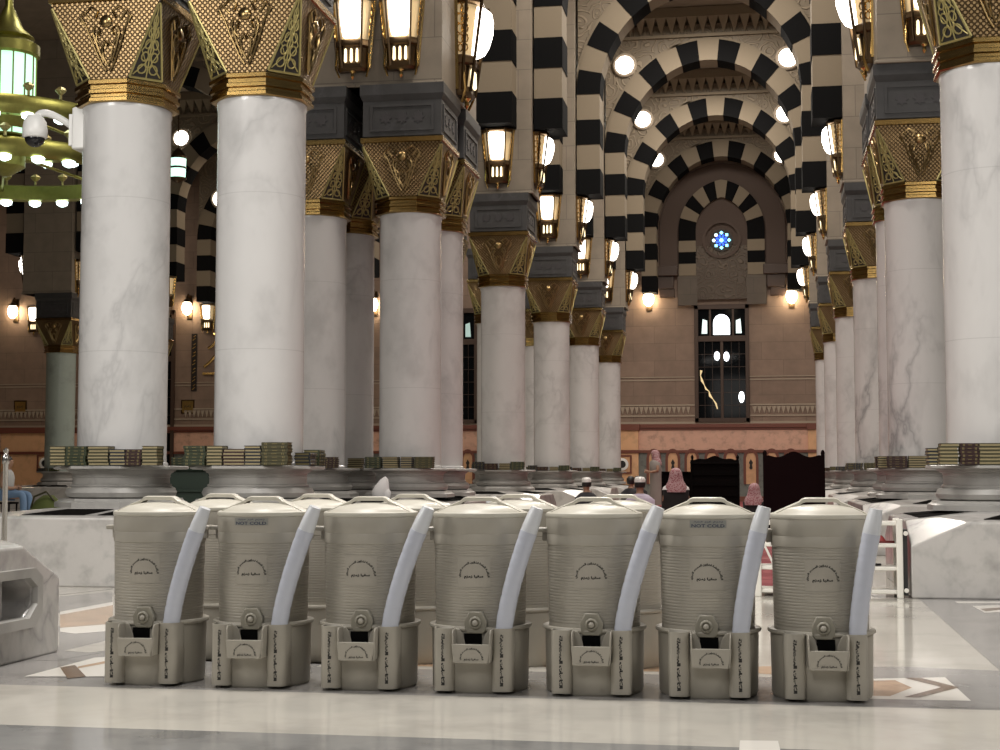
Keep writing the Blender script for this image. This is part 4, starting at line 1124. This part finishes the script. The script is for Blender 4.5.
def make_cooler(sign):
    t = thing('water_cooler', '', 'water cooler')
    # stand drum
    mb = MB(); mb.lathe([(.214,.0),(.222,.012),(.223,.10),(.226,.262),(.224,.27)], 64); mb.lathe([(.224,.27),(.236,.274),(.239,.281),(.236,.289),(.226,.292),(.205,.286)], 64, cap=False)
    obj('stand', mb, M['beige2'], t)
    # ribbed body
    pr = [(.203,.262),(rb(.285),.285),(rb(.30),.302)]
    z = .305
    while z < .63:
        r = rb(z); pr += [(r-.0012,z),(r-.0012,z+.002),(r+.0006,z+.004),(r+.0006,z+.0105),(r-.0012,z+.0128)]; z += .0132
    pr += [(rb(.64),.636),(rb(.64)-.001,.644),(.2185,.648),(.2190,.655),(.2190,.690),(.2178,.694),(.2205,.699),(.2215,.755),(.220,.764),(.214,.768)]
    mb = MB(); mb.lathe(pr, 72); obj('body', mb, M['beige'], t, smooth=28)
    # lid
    mb = MB(); mb.lathe([(.2155,.764),(.2215,.768),(.224,.776),(.222,.785),(.214,.790),(.205,.788),(.198,.786),(.195,.791),(.15,.812),(.08,.825),(.001,.829)], 64); obj('lid', mb, M['lidp'], t, smooth=40)
    # bail-shaped ridge across the lid
    mb = MB(); path = [(-.212,.786),(-.19,.798),(-.14,.820),(-.092,.840),(-.078,.852),(-.062,.857),(.062,.857),(.078,.852),(.092,.840),(.14,.820),(.19,.798),(.212,.786)]
    top = [(x, z) for x, z in path]; bot = [(x*.985, max(z-.016, .775)) for x, z in path]
    for i in range(len(path)-1):
        pass
    ring = []
    for (x, z), (xb, zb_) in zip(top, bot):
        w = .024 + .03*(abs(x)/.212)
        zb_ = max(z-.020, .785); xb = x
        ring.append([(x,-w,z-.004),(x,-w*.6,z),(x,w*.6,z),(x,w,z-.004),(xb,w,zb_),(xb,-w,zb_)])
    mb.rings(ring); obj('lid_handle', mb, M['lidp'], t, smooth=30)
    for s in (-1,1):
        mb = MB(); mb.rbox(min(s*.205,s*.262),max(s*.205,s*.262),-.045,.045,.700,.720,.012); mb.rbox(min(s*.205,s*.24),max(s*.205,s*.24),-.012,.012,.66,.702,.005); obj('carry_lug', mb, M['beige'], t)
    # flat panel in the ribs that carries the emblem
    mb = MB(); n = 12; g = []
    for i in range(n+1):
        a = -.36 + .72*i/n; g.append([( (rb(zz)+.0016)*math.sin(a), -(rb(zz)+.0016)*math.cos(a), zz) for zz in (.462,.50,.54,.58,.598)])
    for i in range(n):
        for j in range(4): mb.face([g[i][j], g[i+1][j], g[i+1][j+1], g[i][j+1]])
    obj('emblem_panel', mb, M['beige'], t)
    mb = emblem_mb(.067, .0150, .0175); obj('emblem', wrap(mb, .503, lambda z: rb(z)+.0026), M['ink'], t, smooth=0)
    if sign:
        mb = MB(); n = 10
        for i in range(n):
            a0, a1 = -.37+.74*i/n, -.37+.74*(i+1)/n; R = .2232
            mb.face([(R*math.sin(a0),-R*math.cos(a0),.7285),(R*math.sin(a1),-R*math.cos(a1),.7285),(R*math.sin(a1),-R*math.cos(a1),.7610),(R*math.sin(a0),-R*math.cos(a0),.7610)])
        s = obj('sticker', mb, M['bluesign'], t); s['label'] = 'blue grey sticker reading NOT COLD'
        m1, w = text_mb('NOT COLD', .0140, .02); k = .148/w
        q = MB(); q.add(m1, Matrix.Translation((-.074,0,-.0075)) @ Matrix.Diagonal((k,1,1,1)))
        m2, w = text_mb(arabic('زمزم غير مبرد'), .0115, .01); k = .13/w
        q.add(m2, Matrix.Translation((-.065,0,.0090)) @ Matrix.Diagonal((k,1,1,1)))
        obj('sticker_lettering', wrap(q, .745, .2240), M['signink'], s, smooth=0)
    # spigot
    mb = MB(); mb.prism([(-.030,.358),(.030,.358),(.052,.315),(.048,.278),(.036,.262),(-.036,.262),(-.048,.278),(-.052,.315)], -.238, -.18); sp = obj('spigot_plate', mb, M['spig'], t, bevel=.005); sp.location.x = .012
    mb = MB(); mb.lathe([(.013,.238),(.026,.238),(.029,.243),(.026,.250),(.021,.252),(.018,.246),(.013,.243)], 24, (0,0,.309), 'y', cap=False); obj('button_ring', mb, M['spig'], sp, smooth=50)
    mb = MB(); mb.lathe([(.013,.238),(.013,.250),(.009,.256),(.001,.257)], 18, (0,0,.309), 'y'); obj('push_button', mb, M['beige2'], sp, smooth=50)
    mb = MB(); mb.box(-.040,.040,-.232,-.20,.150,.262); obj('spigot_recess', mb, M['blacksl'], t)
    # two upright cup holders, open at the top
    for s in (-1,1):
        cx = .132*s
        outer = []; inner = []
        for dx, dy in ((-.046,-.14),(-.046,-.222),(-.039,-.240),(-.025,-.250),(.025,-.250),(.039,-.240),(.046,-.222),(.046,-.14)):
            outer.append((cx+dx, dy)); inner.append((cx+dx*.90, max(dy+.004, -.246) if dy < -.2 else dy-.002))
        mb = MB()
        mb.rings([[(x,y,z) for x, y in o] for o, z in ((outer,.013),(outer,.286),(inner,.286),(inner,.20))])
        h = obj('cup_holder', mb, M['beige2'], t, smooth=40, bevel=.003)
        mb, w = text_mb(arabic('الكاسات المستعملة' if s < 0 else 'الكاسات النظيفة'), .0180, .075)
        k = .225/w
        R = Matrix.Translation((cx,-.2512,.262)) @ Matrix.Rotation(PI/2, 4, 'Y') @ Matrix.Diagonal((k,1,1,1))
        obj('holder_lettering', mb.xf(R), M['ink'], h, smooth=0)
    # drip tray
    mb = MB(); xo = .006; y0, y1 = -.315, -.215
    mb.prism([(xo-.088,.224),(xo+.088,.224),(xo+.082,.150),(xo+.076,.144),(xo-.076,.144),(xo-.082,.150)], y0, y0+.006)
    mb.box(xo-.078,xo+.078,y0,y1,.142,.149)
    for s in (-1,1):
        a = xo+s*.088; b = xo+s*.082
        mb.idx([(b,y0,.144),(b,y1,.144),(a,y1,.285),(a,y0+.012,.285),(a,y0,.27),(b-s*.006,y0,.144),(b-s*.006,y1,.144),(a-s*.006,y1,.285),(a-s*.006,y0+.012,.285),(a-s*.006,y0,.27)],
               [(0,1,2,3,4),(9,8,7,6,5),(0,5,6,1),(1,6,7,2),(2,7,8,3),(3,8,9,4),(4,9,5,0)])
        w = [(a-s*.003,.283),(xo+s*.066,.281),(xo+s*.052,.262),(xo+s*.044,.235),(xo+s*.036,.19),(xo+s*.036,.147),(b-s*.003,.147)]
        mb.prism(w, y1-.022, y1-.015)
    tr = obj('drip_tray', mb, M['beige2'], t, smooth=30, bevel=.0025)
    mb = emblem_mb(.050, .0115, .0125); obj('tray_emblem', mb.xf(Matrix.Translation((xo,y0-.0012,.155))), M['ink'], tr, smooth=0)
    return t
plainc = make_cooler(False); signc = make_cooler(True)
XS = [-2.799,-2.287,-1.776,-1.262,-.744,-.240,.250]; YF = 6.752
lab = ['beige front-row water cooler at the end beside the marble bench',
 'front-row beige cooler with NOT COLD sticker, next to the one by the marble bench',
 'third front-row beige water cooler counting from the marble bench',
 'middle beige water cooler of the front row, three on either side of it',
 'front-row beige water cooler between the middle one and the far NOT COLD cooler',
 'front-row beige cooler with NOT COLD sticker, red carpet showing beside it',
 'beige front-row water cooler at the end beside the white shoe rack']
fp = fs = True
for i, x in enumerate(XS):
    s = i in (1,5)
    if s: o = signc if fs else copy_tree(signc); fs = False
    else: o = plainc if fp else copy_tree(plainc); fp = False
    o.location = (x, YF+.006*x, 0); o.scale = (.975,.975,1); o.rotation_euler.z = (.03,.03,.03,.03,.04,.05,.04)[i]; o['label'] = lab[i]; o['group'] = 'front row water coolers'
    if i > 3:
        for ch in o.children:
            if ch.name.startswith('spigot_plate'): ch.rotation_euler.z = (-.04,-.10,-.09)[i-4]
            if ch.name.startswith('emblem'): ch.rotation_euler.z = (-.01,-.04,-.04)[i-4]
    if i == 1:
        for ch in o.children:
            if ch.name.startswith('sticker'):
                ch.data = ch.data.copy(); ch.data.materials[0] = plain('pale_sticker', (.26,.26,.235), .5); ch['label'] = 'pale sticker with dark blue NOT COLD print'
for x, l in zip((-2.836,-2.308,-1.798,-1.236,-.711), ('beige cooler standing behind the gap after the cooler by the marble bench','beige cooler standing behind the gap between second and third front coolers','beige cooler standing behind the gap between third and middle front coolers','beige cooler standing behind the gap after the middle front cooler','beige cooler standing behind the last gap, beside the red carpet strip')):
    o = copy_tree(plainc); o.location = (x+(.0), 7.66, 0); o.rotation_euler.z = PI; o['label'] = l; o['group'] = 'back row water coolers'

# sleeves of stacked cups leaning in the holders
def cup_tube(x, y, dx, ztop, label, rz=0., flare=True):
    t = thing('cup_sleeve', label, 'cups', (x, y, .06), rz, 'sleeves of stacked cups')
    def P(u):
        z = (ztop-.06)*u; q = max(0., (z-.19)/(ztop-.06-.19))
        return (dx*q**1.42, -.02*q, z)
    def seg(u0, u1, n, rad):
        return [P(u0+(u1-u0)*k/n) for k in range(n+1)], rad
    n = 64; cut = .86
    pts = [P(cut*k/n) for k in range(n+1)]
    rs = [.0375 + (.0008 if (k % 6) else -.0006) for k in range(n+1)]
    mb = MB(); mb.tube(pts, rs, 20); obj('plastic_wrap', mb, M['film'], t, smooth=50)
    pts = [P(cut - .01 + (1-cut+.01)*k/6) for k in range(7)]
    mb = MB(); mb.tube(pts, [.0365,.0375,.0365,.0350,.0330,.0305,.0275], 12 if not flare else 8); obj('top_cup', mb, M['cup'], t, smooth=50)
dxs = [.165,.172,.182,.155,.162,.108,.084]; tops = [.806,.812,.812,.812,.818,.820,.812]
for i, x in enumerate(XS):
    cup_tube(x+.132+(.006,.006,.006,.006,.009,.011,.009)[i], YF+.006*x-.196, dxs[i], tops[i], 'bluish cup sleeve leaning from the holder of the ' + ['bench-end cooler','NOT COLD cooler near the bench','third front cooler','middle front cooler','front cooler after the middle','NOT COLD cooler beside the carpet','shoe-rack-end cooler'][i])
cup_tube(-1.236-.132, 7.66+.196, .05, .84, 'white-topped cup sleeve sticking up behind the middle front coolers', PI)

# ------------------------------------------------------------------ white shoe rack with shoes
M['rack'] = plain('white_rack_metal', (.78,.76,.70), .3); M['rackbk'] = plain('black_bracket', (.02,.02,.02), .5)
def rack():
    x0, x1, y0, y1 = -.035, 1.05, 12.08, 12.38
    cx, cy = (x0+x1)/2, (y0+y1)/2
    t = thing('shoe_rack', 'white metal shoe rack with four shelves behind the end cooler', 'rack', (cx, cy, 0))
    a = (x1-x0)/2; d = (y1-y0)/2
    for s in (-1,1):
        for q in (-1,1):
            h = .61 if s > 0 else .47
            mb = MB(); mb.rbox(s*a-.025,s*a+.025,q*d-.02,q*d+.02,0.0,h,.008); obj('post', mb, M['rack'], t)
    for z in (.045,.225,.405,.575):
        mb = MB(); mb.rbox(-a,a,-d,d,z-.016,z+.014,.01); obj('shelf', mb, M['rack'], t)
    mb = MB(); mb.tube([(-a,-d,.46),(-a+.06,-d,.38),(-a+.13,-d,.23)], .010, 6); obj('brace', mb, M['rack'], t)
    for z in (.06,.50):
        mb = MB(); mb.lathe([(.001,0),(.018,.003),(.018,.02),(.001,.024)], 10, (a+.045,-d-.02,z), 'y'); obj('cap_bolt', mb, M['rack'], t)
    mb = MB(); mb.box(a+.026,a+.06,-d,d,0.02,.53); obj('side_panel', mb, M['rackbk'], t)
    return cx, cy
rcx, rcy = rack()
def shoe(x, y, z, rz, col, label, l=.25):
    t = thing('shoe', label, 'shoe', (x,y,z), rz, 'shoes on the rack')
    sole = plain('sole', tuple(c*.4 for c in col), .6); up = plain('upper', col, .5)
    mb = MB(); pts = [(.035*math.sin(a)*(1.25 if math.cos(a) > 0 else .9), l/2*math.cos(a)) for a in [2*PI*k/20 for k in range(20)]]
    mb.prism(pts, 0, .018, 'xy'); obj('sole', mb, sole, t)
    mb = MB(); mb.loft([(0,.03,.018,.042,.09),(0,.035,.04,.04,.08),(0,.02,.058,.03,.05),(0,.01,.062,.01,.02)], 14); obj('upper', mb, up, t)
for x, z, rz, c, l in ((.77,.419,1.2,(.45,.03,.03),'red sandal on the second shelf of the white rack'),(.90,.419,1.4,(.40,.05,.05),'red sandal beside the other red one, nearer the rack post'),(.62,.239,1.3,(.03,.025,.02),'dark sandal on the third shelf of the white rack'),(.80,.239,1.8,(.03,.02,.02),'dark shoe nearer the post on the third shelf of the white rack'),(.95,.589-.18+.01,.2,(.03,.03,.03),'')):
    if l: shoe(x, rcy-.02, z-.18 if False else z, rz, c, l)
# polished metal stanchion by the bench
def pole():
    p = on_y(5, 500, 8.95); t = thing('metal_stanchion', 'slim polished metal post standing behind the marble bench', 'post', (p.x, 8.95, 0))
    mb = MB(); mb.lathe([(.14,0),(.14,.015),(.03,.03),(.02,.05)], 24); obj('foot', mb, plain('steel', (.45,.44,.42), .25, 1.), t)
    mb = MB(); mb.lathe([(.017,.04),(.017,1.02),(.024,1.03),(.024,1.07),(.012,1.09),(.020,1.115),(.001,1.13)], 16); obj('pole', mb, bpy.data.materials['steel'], t)
pole()
# red carpet in the nave
def carpet():
    m, nt, b = nodes('red_carpet_pile'); L = nt.links
    g = nt.nodes.new('ShaderNodeNewGeometry'); vo = N(nt, 'ShaderNodeTexVoronoi', Scale=3.2); L.new(g.outputs['Position'], vo.inputs['Vector'])
    nz = N(nt, 'ShaderNodeTexNoise', Scale=60., Detail=2.); L.new(g.outputs['Position'], nz.inputs['Vector'])
    c = ramp(nt, vo.outputs['Distance'], [(.10, (.42,.25,.22)), (.22, (.24,.05,.058)), (.5, (.30,.075,.08)), (.62, (.20,.035,.042))])
    L.new(mixc(nt, math_(nt, 'MULTIPLY', nz.outputs[0], .4), c, (.22,.03,.04)), b.inputs['Base Color']); b.inputs['Roughness'].default_value = .95
    t = thing('carpet', 'red patterned carpet running down the nave between the plinths', 'carpet', (-1.36,32.5,0))
    mb = MB(); mb.rbox(-2.2,2.2,-19.9,19.9,0.001,.014,.02); obj('pile', mb, m, t)
    mb = MB()
    for y in (-19.9,19.9): mb.box(-2.2,2.2,min(y,y*1.004),max(y,y*1.004),.001,.010)
    obj('fringe', mb, covers['maroon'], t)
carpet()

# ------------------------------------------------------------------ people
M['skin'] = plain('skin', (.36,.21,.14), .55); M['hair'] = plain('black_hair', (.012,.010,.010), .5)
def cloth(name, col, col2=None, sc=40.):
    m, nt, b = nodes(name); b.inputs['Roughness'].default_value = .85; b.inputs['Sheen Weight'].default_value = .03
    if col2:
        tc = nt.nodes.new('ShaderNodeTexCoord'); ch = N(nt, 'ShaderNodeTexVoronoi', Scale=sc); nt.links.new(tc.outputs['Object'], ch.inputs['Vector'])
        nt.links.new(ramp(nt, ch.outputs['Distance'], [(.30, col), (.50, col2)]), b.inputs['Base Color'])
    else: b.inputs['Base Color'].default_value = (*col, 1)
    return m
M['shemagh'] = cloth('red_check_headcloth', (.24,.06,.075), (.42,.27,.28), 34.)
def skin_mesh(name, joints, edges, mat, parent, root=0):
    me = bpy.data.meshes.new(name); me.from_pydata([j[:3] for j in joints], edges, []); me.materials.append(mat)
    o = bpy.data.objects.new(name, me); COL.objects.link(o); o.parent = parent
    bm = bmesh.new(); bm.from_mesh(me); lay = bm.verts.layers.skin.verify(); bm.verts.ensure_lookup_table()
    for v, j in zip(bm.verts, joints): v[lay].radius = (j[3], j[4] if len(j) > 4 else j[3])
    bm.verts[root][lay].use_root = True; bm.to_mesh(me); bm.free()
    s = o.modifiers.new('skin', 'SKIN'); s.use_smooth_shade = True
    q = o.modifiers.new('sub', 'SUBSURF'); q.levels = 1; q.render_levels = 2
    return o
def person(label, loc, rz, pose, robe, head, robe2=None, seat=.0):
    """faces +y before turning"""
    t = thing('person', label, 'person', loc, rz)
    if pose == 'stand': pz, tz = .92, 0.
    else: pz = seat + .10
    cz, sz, nz, hz = pz+.30, pz+.44, pz+.52, pz+.665
    ly = .0 if pose == 'stand' else .04
    J = [(0,0,pz,.15,.12),(0,.01,pz+.16,.14,.11),(0,.02,cz,.16,.115),(0,.025,sz-.01,.10,.09),(0,.03,nz,.052),(0,.045,hz-.07,.075,.082),(0,.045,hz,.082,.10),(0,.04,hz+.07,.07,.085),(0,.145,hz-.005,.016)]
    E = [(0,1),(1,2),(2,3),(3,4),(4,5),(5,6),(6,7),(6,8)]
    for s in (-1,1):
        b = len(J)
        J += [(s*.17,.02,sz-.04,.06),(s*.23,.02,pz+.16,.046),(s*.14,.20,pz+.12,.036),(s*.05,.27,pz+.14,.030)]
        E += [(3,b),(b,b+1),(b+1,b+2),(b+2,b+3)]
        for f in range(5):                    # fingers and thumb on the resting hand
            k = len(J); fx = s*(.05-.012*f) if f < 4 else s*.075
            J += [(fx, .30-.004*f, pz+.155-.018*f, .010), (fx-s*.01, .345-.006*abs(f-1.5), pz+.145-.018*f, .008)] if f < 4 else [(fx,.285,pz+.18,.011),(fx-s*.015,.325,pz+.195,.009)]
            E += [(b+3,k),(k,k+1)]
        b = len(J)
        if pose == 'stand': J += [(s*.10,0,pz-.06,.09),(s*.10,.01,.48,.065),(s*.10,-.01,.09,.045),(s*.11,.13,.04,.04)]
        elif seat > .2: J += [(s*.10,.06,pz-.02,.095),(s*.13,.45,pz-.02,.07),(s*.13,.47,.10,.048),(s*.13,.60,.04,.04)]
        else: J += [(s*.11,.05,pz-.02,.09),(s*.32,.30,.12,.07),(s*.02,.38,.07,.048),(-s*.08,.36,.05,.04)]
        E += [(0,b),(b,b+1),(b+1,b+2),(b+2,b+3)]
    skin_mesh('body', J, E, M['skin'], t)
    if robe:
        mb = MB()
        if pose == 'stand': S = [(0,.0,.04,.25,.20),(0,0,.5,.22,.17),(0,0,pz,.21,.165),(0,.01,pz+.2,.225,.165),(0,.02,sz-.03,.245,.15),(0,.025,sz+.035,.15,.10),(0,.03,nz-.02,.075,.075)]
        elif seat > .2: S = [(0,.22,.03,.27,.42),(0,.18,.3,.27,.38),(0,.12,pz,.28,.30),(0,.04,pz+.18,.27,.20),(0,.02,sz-.05,.265,.155),(0,.025,sz+.035,.15,.10),(0,.03,nz-.02,.075,.075)]
        else: S = [(0,.12,.005,.40,.36),(0,.12,.10,.40,.35),(0,.06,.24,.29,.23),(0,.03,pz+.2,.25,.18),(0,.02,sz-.05,.255,.15),(0,.025,sz+.035,.15,.10),(0,.03,nz-.02,.075,.075)]
        mb.loft(S, 24); o = obj('robe', mb, robe, t, smooth=60)
        if robe2:
            mb = MB(); mb.loft([(0,.02,sz-.065,.262,.158),(0,.02,sz-.015,.245,.15),(0,.025,sz+.045,.155,.105)], 24); obj('collar', mb, robe2, t, smooth=60)
    if head == 'shemagh':
        mb = MB(); mb.loft([(0,-.03,sz-.11,.20,.135),(0,-.025,sz-.02,.215,.13),(0,-.01,sz+.06,.175,.115),(0,.0,nz+.02,.150,.115),(0,.01,hz-.03,.128,.120),(0,.015,hz+.04,.118,.122),(0,.02,hz+.09,.095,.105),(0,.025,hz+.125,.055,.06),(0,.025,hz+.135,.008,.008)], 24)
        obj('headcloth', mb, M['shemagh'], t, smooth=60)
    elif head == 'cap':
        mb = MB(); mb.lathe([(.095,hz+.02),(.098,hz+.08),(.075,hz+.12),(.001,hz+.13)], 18, (0,.035,0)); obj('skullcap', mb, M['white_pl'], t, smooth=60)
        mb = MB(); mb.lathe([(.085,hz-.06),(.097,hz-.02),(.096,hz+.03)], 18, (0,.028,0)); obj('hair', mb, M['hair'], t, smooth=60)
    else:
        mb = MB(); mb.loft([(0,.02,hz-.07,.08,.08),(0,.015,hz,.098,.105),(0,.02,hz+.07,.093,.103),(0,.03,hz+.115,.055,.065),(0,.03,hz+.125,.01,.01)], 18); obj('hair', mb, M['hair'], t, smooth=60)
    # eyes
    mb = MB()
    for s in (-1,1): mb.sphere((s*.03,.137,hz+.012), .009, n=8, m=5)
    obj('eyes', mb, M['hair'], t, smooth=60)
    return t
grey = cloth('grey_thobe', (.27,.24,.22)); blackc = cloth('black_cloak', (.006,.006,.007)); lav = cloth('lavender_thobe', (.52,.46,.58)); whitec = cloth('white_cloth', (.75,.74,.74)); darkc = cloth('dark_coat', (.02,.02,.025)); brownc = cloth('brown_cloak', (.075,.06,.05))
p = on_y(656, 480, 44.); man = person('person standing in a grey robe and red checked headcloth before the orange niches', (p.x, 44., .022), PI*.62, 'stand', grey, 'shemagh'); man.scale = (1.05,1.05,.955)
p = on_y(676, 490, 29.); person('person seated from behind in a black cloak with white collar and red checked headcloth', (p.x, 29., .022), .15, 'sit', blackc, 'shemagh', whitec, .16)
p = on_y(754, 490, 28.); low = person('person sitting low in black with a red checked headcloth, beside the maroon screen', (p.x, 28., .022), -.3, 'sit', blackc, 'shemagh'); low.scale = (.86,.86,.86)
p = on_y(640, 495, 26.); person('person sitting in a lavender robe and pale skullcap, below the standing person', (p.x, 26., .022), .1, 'sit', lav, 'cap')
p = on_y(585, 490, 29.5); person('person in dark clothes and a white skullcap sitting beside the arcade plinths', (p.x, 29.9, .0), .6, 'sit', darkc, 'cap')
p = on_y(614, 492, 33.); person('dark-haired person in a dark coat sitting near the end of the arcade', (p.x+.1, 36., .022), -.4, 'sit', darkc, 'hair')
p = on_y(624, 492, 33.); person('dark-haired person in a white robe sitting near the end of the arcade', (p.x-.1, 38., .022), .4, 'sit', darkc, 'hair')
def lounger():
    p = on_y(6, 490, 29.); x = p.x
    jeans = cloth('blue_jeans', (.16,.26,.42)); shirt = cloth('pale_grey_shirt', (.42,.43,.43))
    t = person('person in pale shirt and blue trousers seated sideways by the plinth of the green-lit column', (x, 29., 0), -PI/2, 'sit', None, 'hair', None, .44)
    pz = .54; mb = MB(); mb.loft([(0,0,pz-.06,.18,.14),(0,.01,pz+.16,.175,.135),(0,.02,pz+.33,.20,.14),(0,.025,pz+.45,.15,.11),(0,.03,pz+.51,.07,.07)], 20); obj('shirt', mb, shirt, t, smooth=60)
    J = [(0,0,pz,.15,.12)]; E = []
    for s in (-1,1):
        b = len(J); J += [(s*.10,.06,pz-.01,.105),(s*.13,.45,pz,.085),(s*.13,.47,.12,.065)]; E += [(0,b),(b,b+1),(b+1,b+2)]
    skin_mesh('trousers', J, E, jeans, t)
    c = thing('stool', 'low dark stool under the person in blue trousers', 'stool', (x, 29., 0))
    mb = MB(); mb.rbox(-.2,.2,-.2,.2,.34,.38,.03); obj('seat', mb, M['darkwood'], c)
    for sx in (-1,1):
        for sy in (-1,1):
            mb = MB(); mb.lathe([(.015,0),(.02,.35)], 8, (sx*.16,sy*.16,0)); obj('leg', mb, M['darkwood'], c)
    q = on_y(44, 505, 24.); g = cloth('olive_canvas', (.11,.135,.035))
    b = thing('duffel_bag', 'olive duffel bag lying beside the person in blue trousers', 'bag', (q.x, 24., 0))
    mb = MB(); mb.loft([(0,0,0,.22,.15),(0,0,.10,.26,.19),(.02,0,.28,.25,.18),(.05,0,.42,.18,.12),(.07,0,.50,.08,.06)], 20); obj('bag_body', mb, g, b, smooth=60)
    mb = MB(); mb.tube([(-.16,-.1,.32),(-.10,-.12,.48),(.08,-.1,.55),(.2,-.08,.42)], .016, 6); obj('strap', mb, covers['olive'], b); b.scale = (1.15,1.1,1.2)
lounger()
# white tissue bundle on the cluster plinth
def bundle():
    p = on_y(373, 485, 18.4); t = thing('cloth_bundle', 'small crumpled white cloth on the plinth corner of the column cluster', 'cloth', (p.x, 18.75, .655))
    mb = MB(); mb.loft([(0,0,0,.10,.08),(.01,0,.08,.12,.09),(.03,0,.16,.09,.07),(.06,0,.24,.05,.04),(.07,0,.27,.01,.01)], 12); obj('fold', mb, whitec, t, smooth=60)
    mb = MB(); mb.loft([(.09,-.02,0,.05,.05),(.10,-.02,.07,.055,.05),(.10,-.02,.12,.02,.02)], 10); obj('knot', mb, whitec, t, smooth=60)
bundle()

# ------------------------------------------------------------------ light
def area(loc, target, size, energy, col=(1,.95,.88), sy=None):  # unseen light source without a fixture
    l = bpy.data.lights.new('area_light', 'AREA'); l.energy = energy; l.color = col; l.size = size
    if sy: l.shape = 'RECTANGLE'; l.size_y = sy
    o = bpy.data.objects.new('area_light', l); COL.objects.link(o); o.location = loc
    o.rotation_euler = (Vector(target)-Vector(loc)).to_track_quat('-Z', 'Y').to_euler(); return o
def point(loc, energy, col=(1,.9,.75), r=.25):
    l = bpy.data.lights.new('point_light', 'POINT'); l.energy = energy; l.color = col; l.shadow_soft_size = r
    o = bpy.data.objects.new('point_light', l); COL.objects.link(o); o.location = loc; return o
NEUT = (1,.955,.90); WARM = (1,.84,.62)
area((-2.6,7.2,8.5), (-1.5,7.1,0), 2.2, 640, NEUT)                    # over the cooler rows
area((-8.5,4.5,5.), (-3.,14,1.8), 2.6, 290, NEUT)                  # floodlights added out of view for the front columns and coolers
area((5.5,5.,6.), (.5,15,1.8), 2.6, 270, NEUT)  # added flood from the other side, out of view
area((-2.,-3.,6.5), (-1.3,10,1.2), 3., 270, NEUT)  # added fill from behind the camera
for y in (16.4,24.2,30.6,37.0,43.3,49.6):
    area((-1.38,y,12.9), (-1.38,y,0), 1.6, 540 if y < 45 else 120, (1,.92,.83))
    if y > 20: point((-1.38,y,9.2), 18, WARM)  # unseen warm point light, no lamp hangs there
for y in (16.4,24.2,30.6,37.0,43.3,49.6):
    area((-9.4,y,12.6), (-9.4,y,0), 1.8, 190, (1,.90,.80))
    area((7.,y,12.6), (6.,y,0), 1.8, 120, (1,.90,.80))
for x in (-16.2,-22.5,-28):
    area((x,47.5,11.5), (x,49,0), 1.8, 90, (1,.85,.70))
w = bpy.data.worlds.new('night_air'); SC.world = w; w.use_nodes = True
w.node_tree.nodes['Background'].inputs[0].default_value = (.80,.83,.90,1); w.node_tree.nodes['Background'].inputs[1].default_value = .035

# ------------------------------------------------------------------ camera
cd = bpy.data.cameras.new('camera'); cam = bpy.data.objects.new('camera', cd); COL.objects.link(cam)
cd.sensor_width = 36.; cd.lens = 54.; cd.clip_end = 200.
cam.location = (0,0,H); cam.rotation_euler = (PI/2+PITCH, 0, YAW)
SC.camera = cam
SC.view_settings.view_transform = 'Standard'; SC.view_settings.look = 'None'; SC.view_settings.gamma = 1.; SC.view_settings.use_curve_mapping = False
SC.view_settings.exposure = 0.
SC.cycles.max_bounces = 6; SC.cycles.diffuse_bounces = 3; SC.cycles.glossy_bounces = 3; SC.cycles.sample_clamp_indirect = 6.
SC.cycles.caustics_reflective = False; SC.cycles.caustics_refractive = False; SC.cycles.use_denoising = True
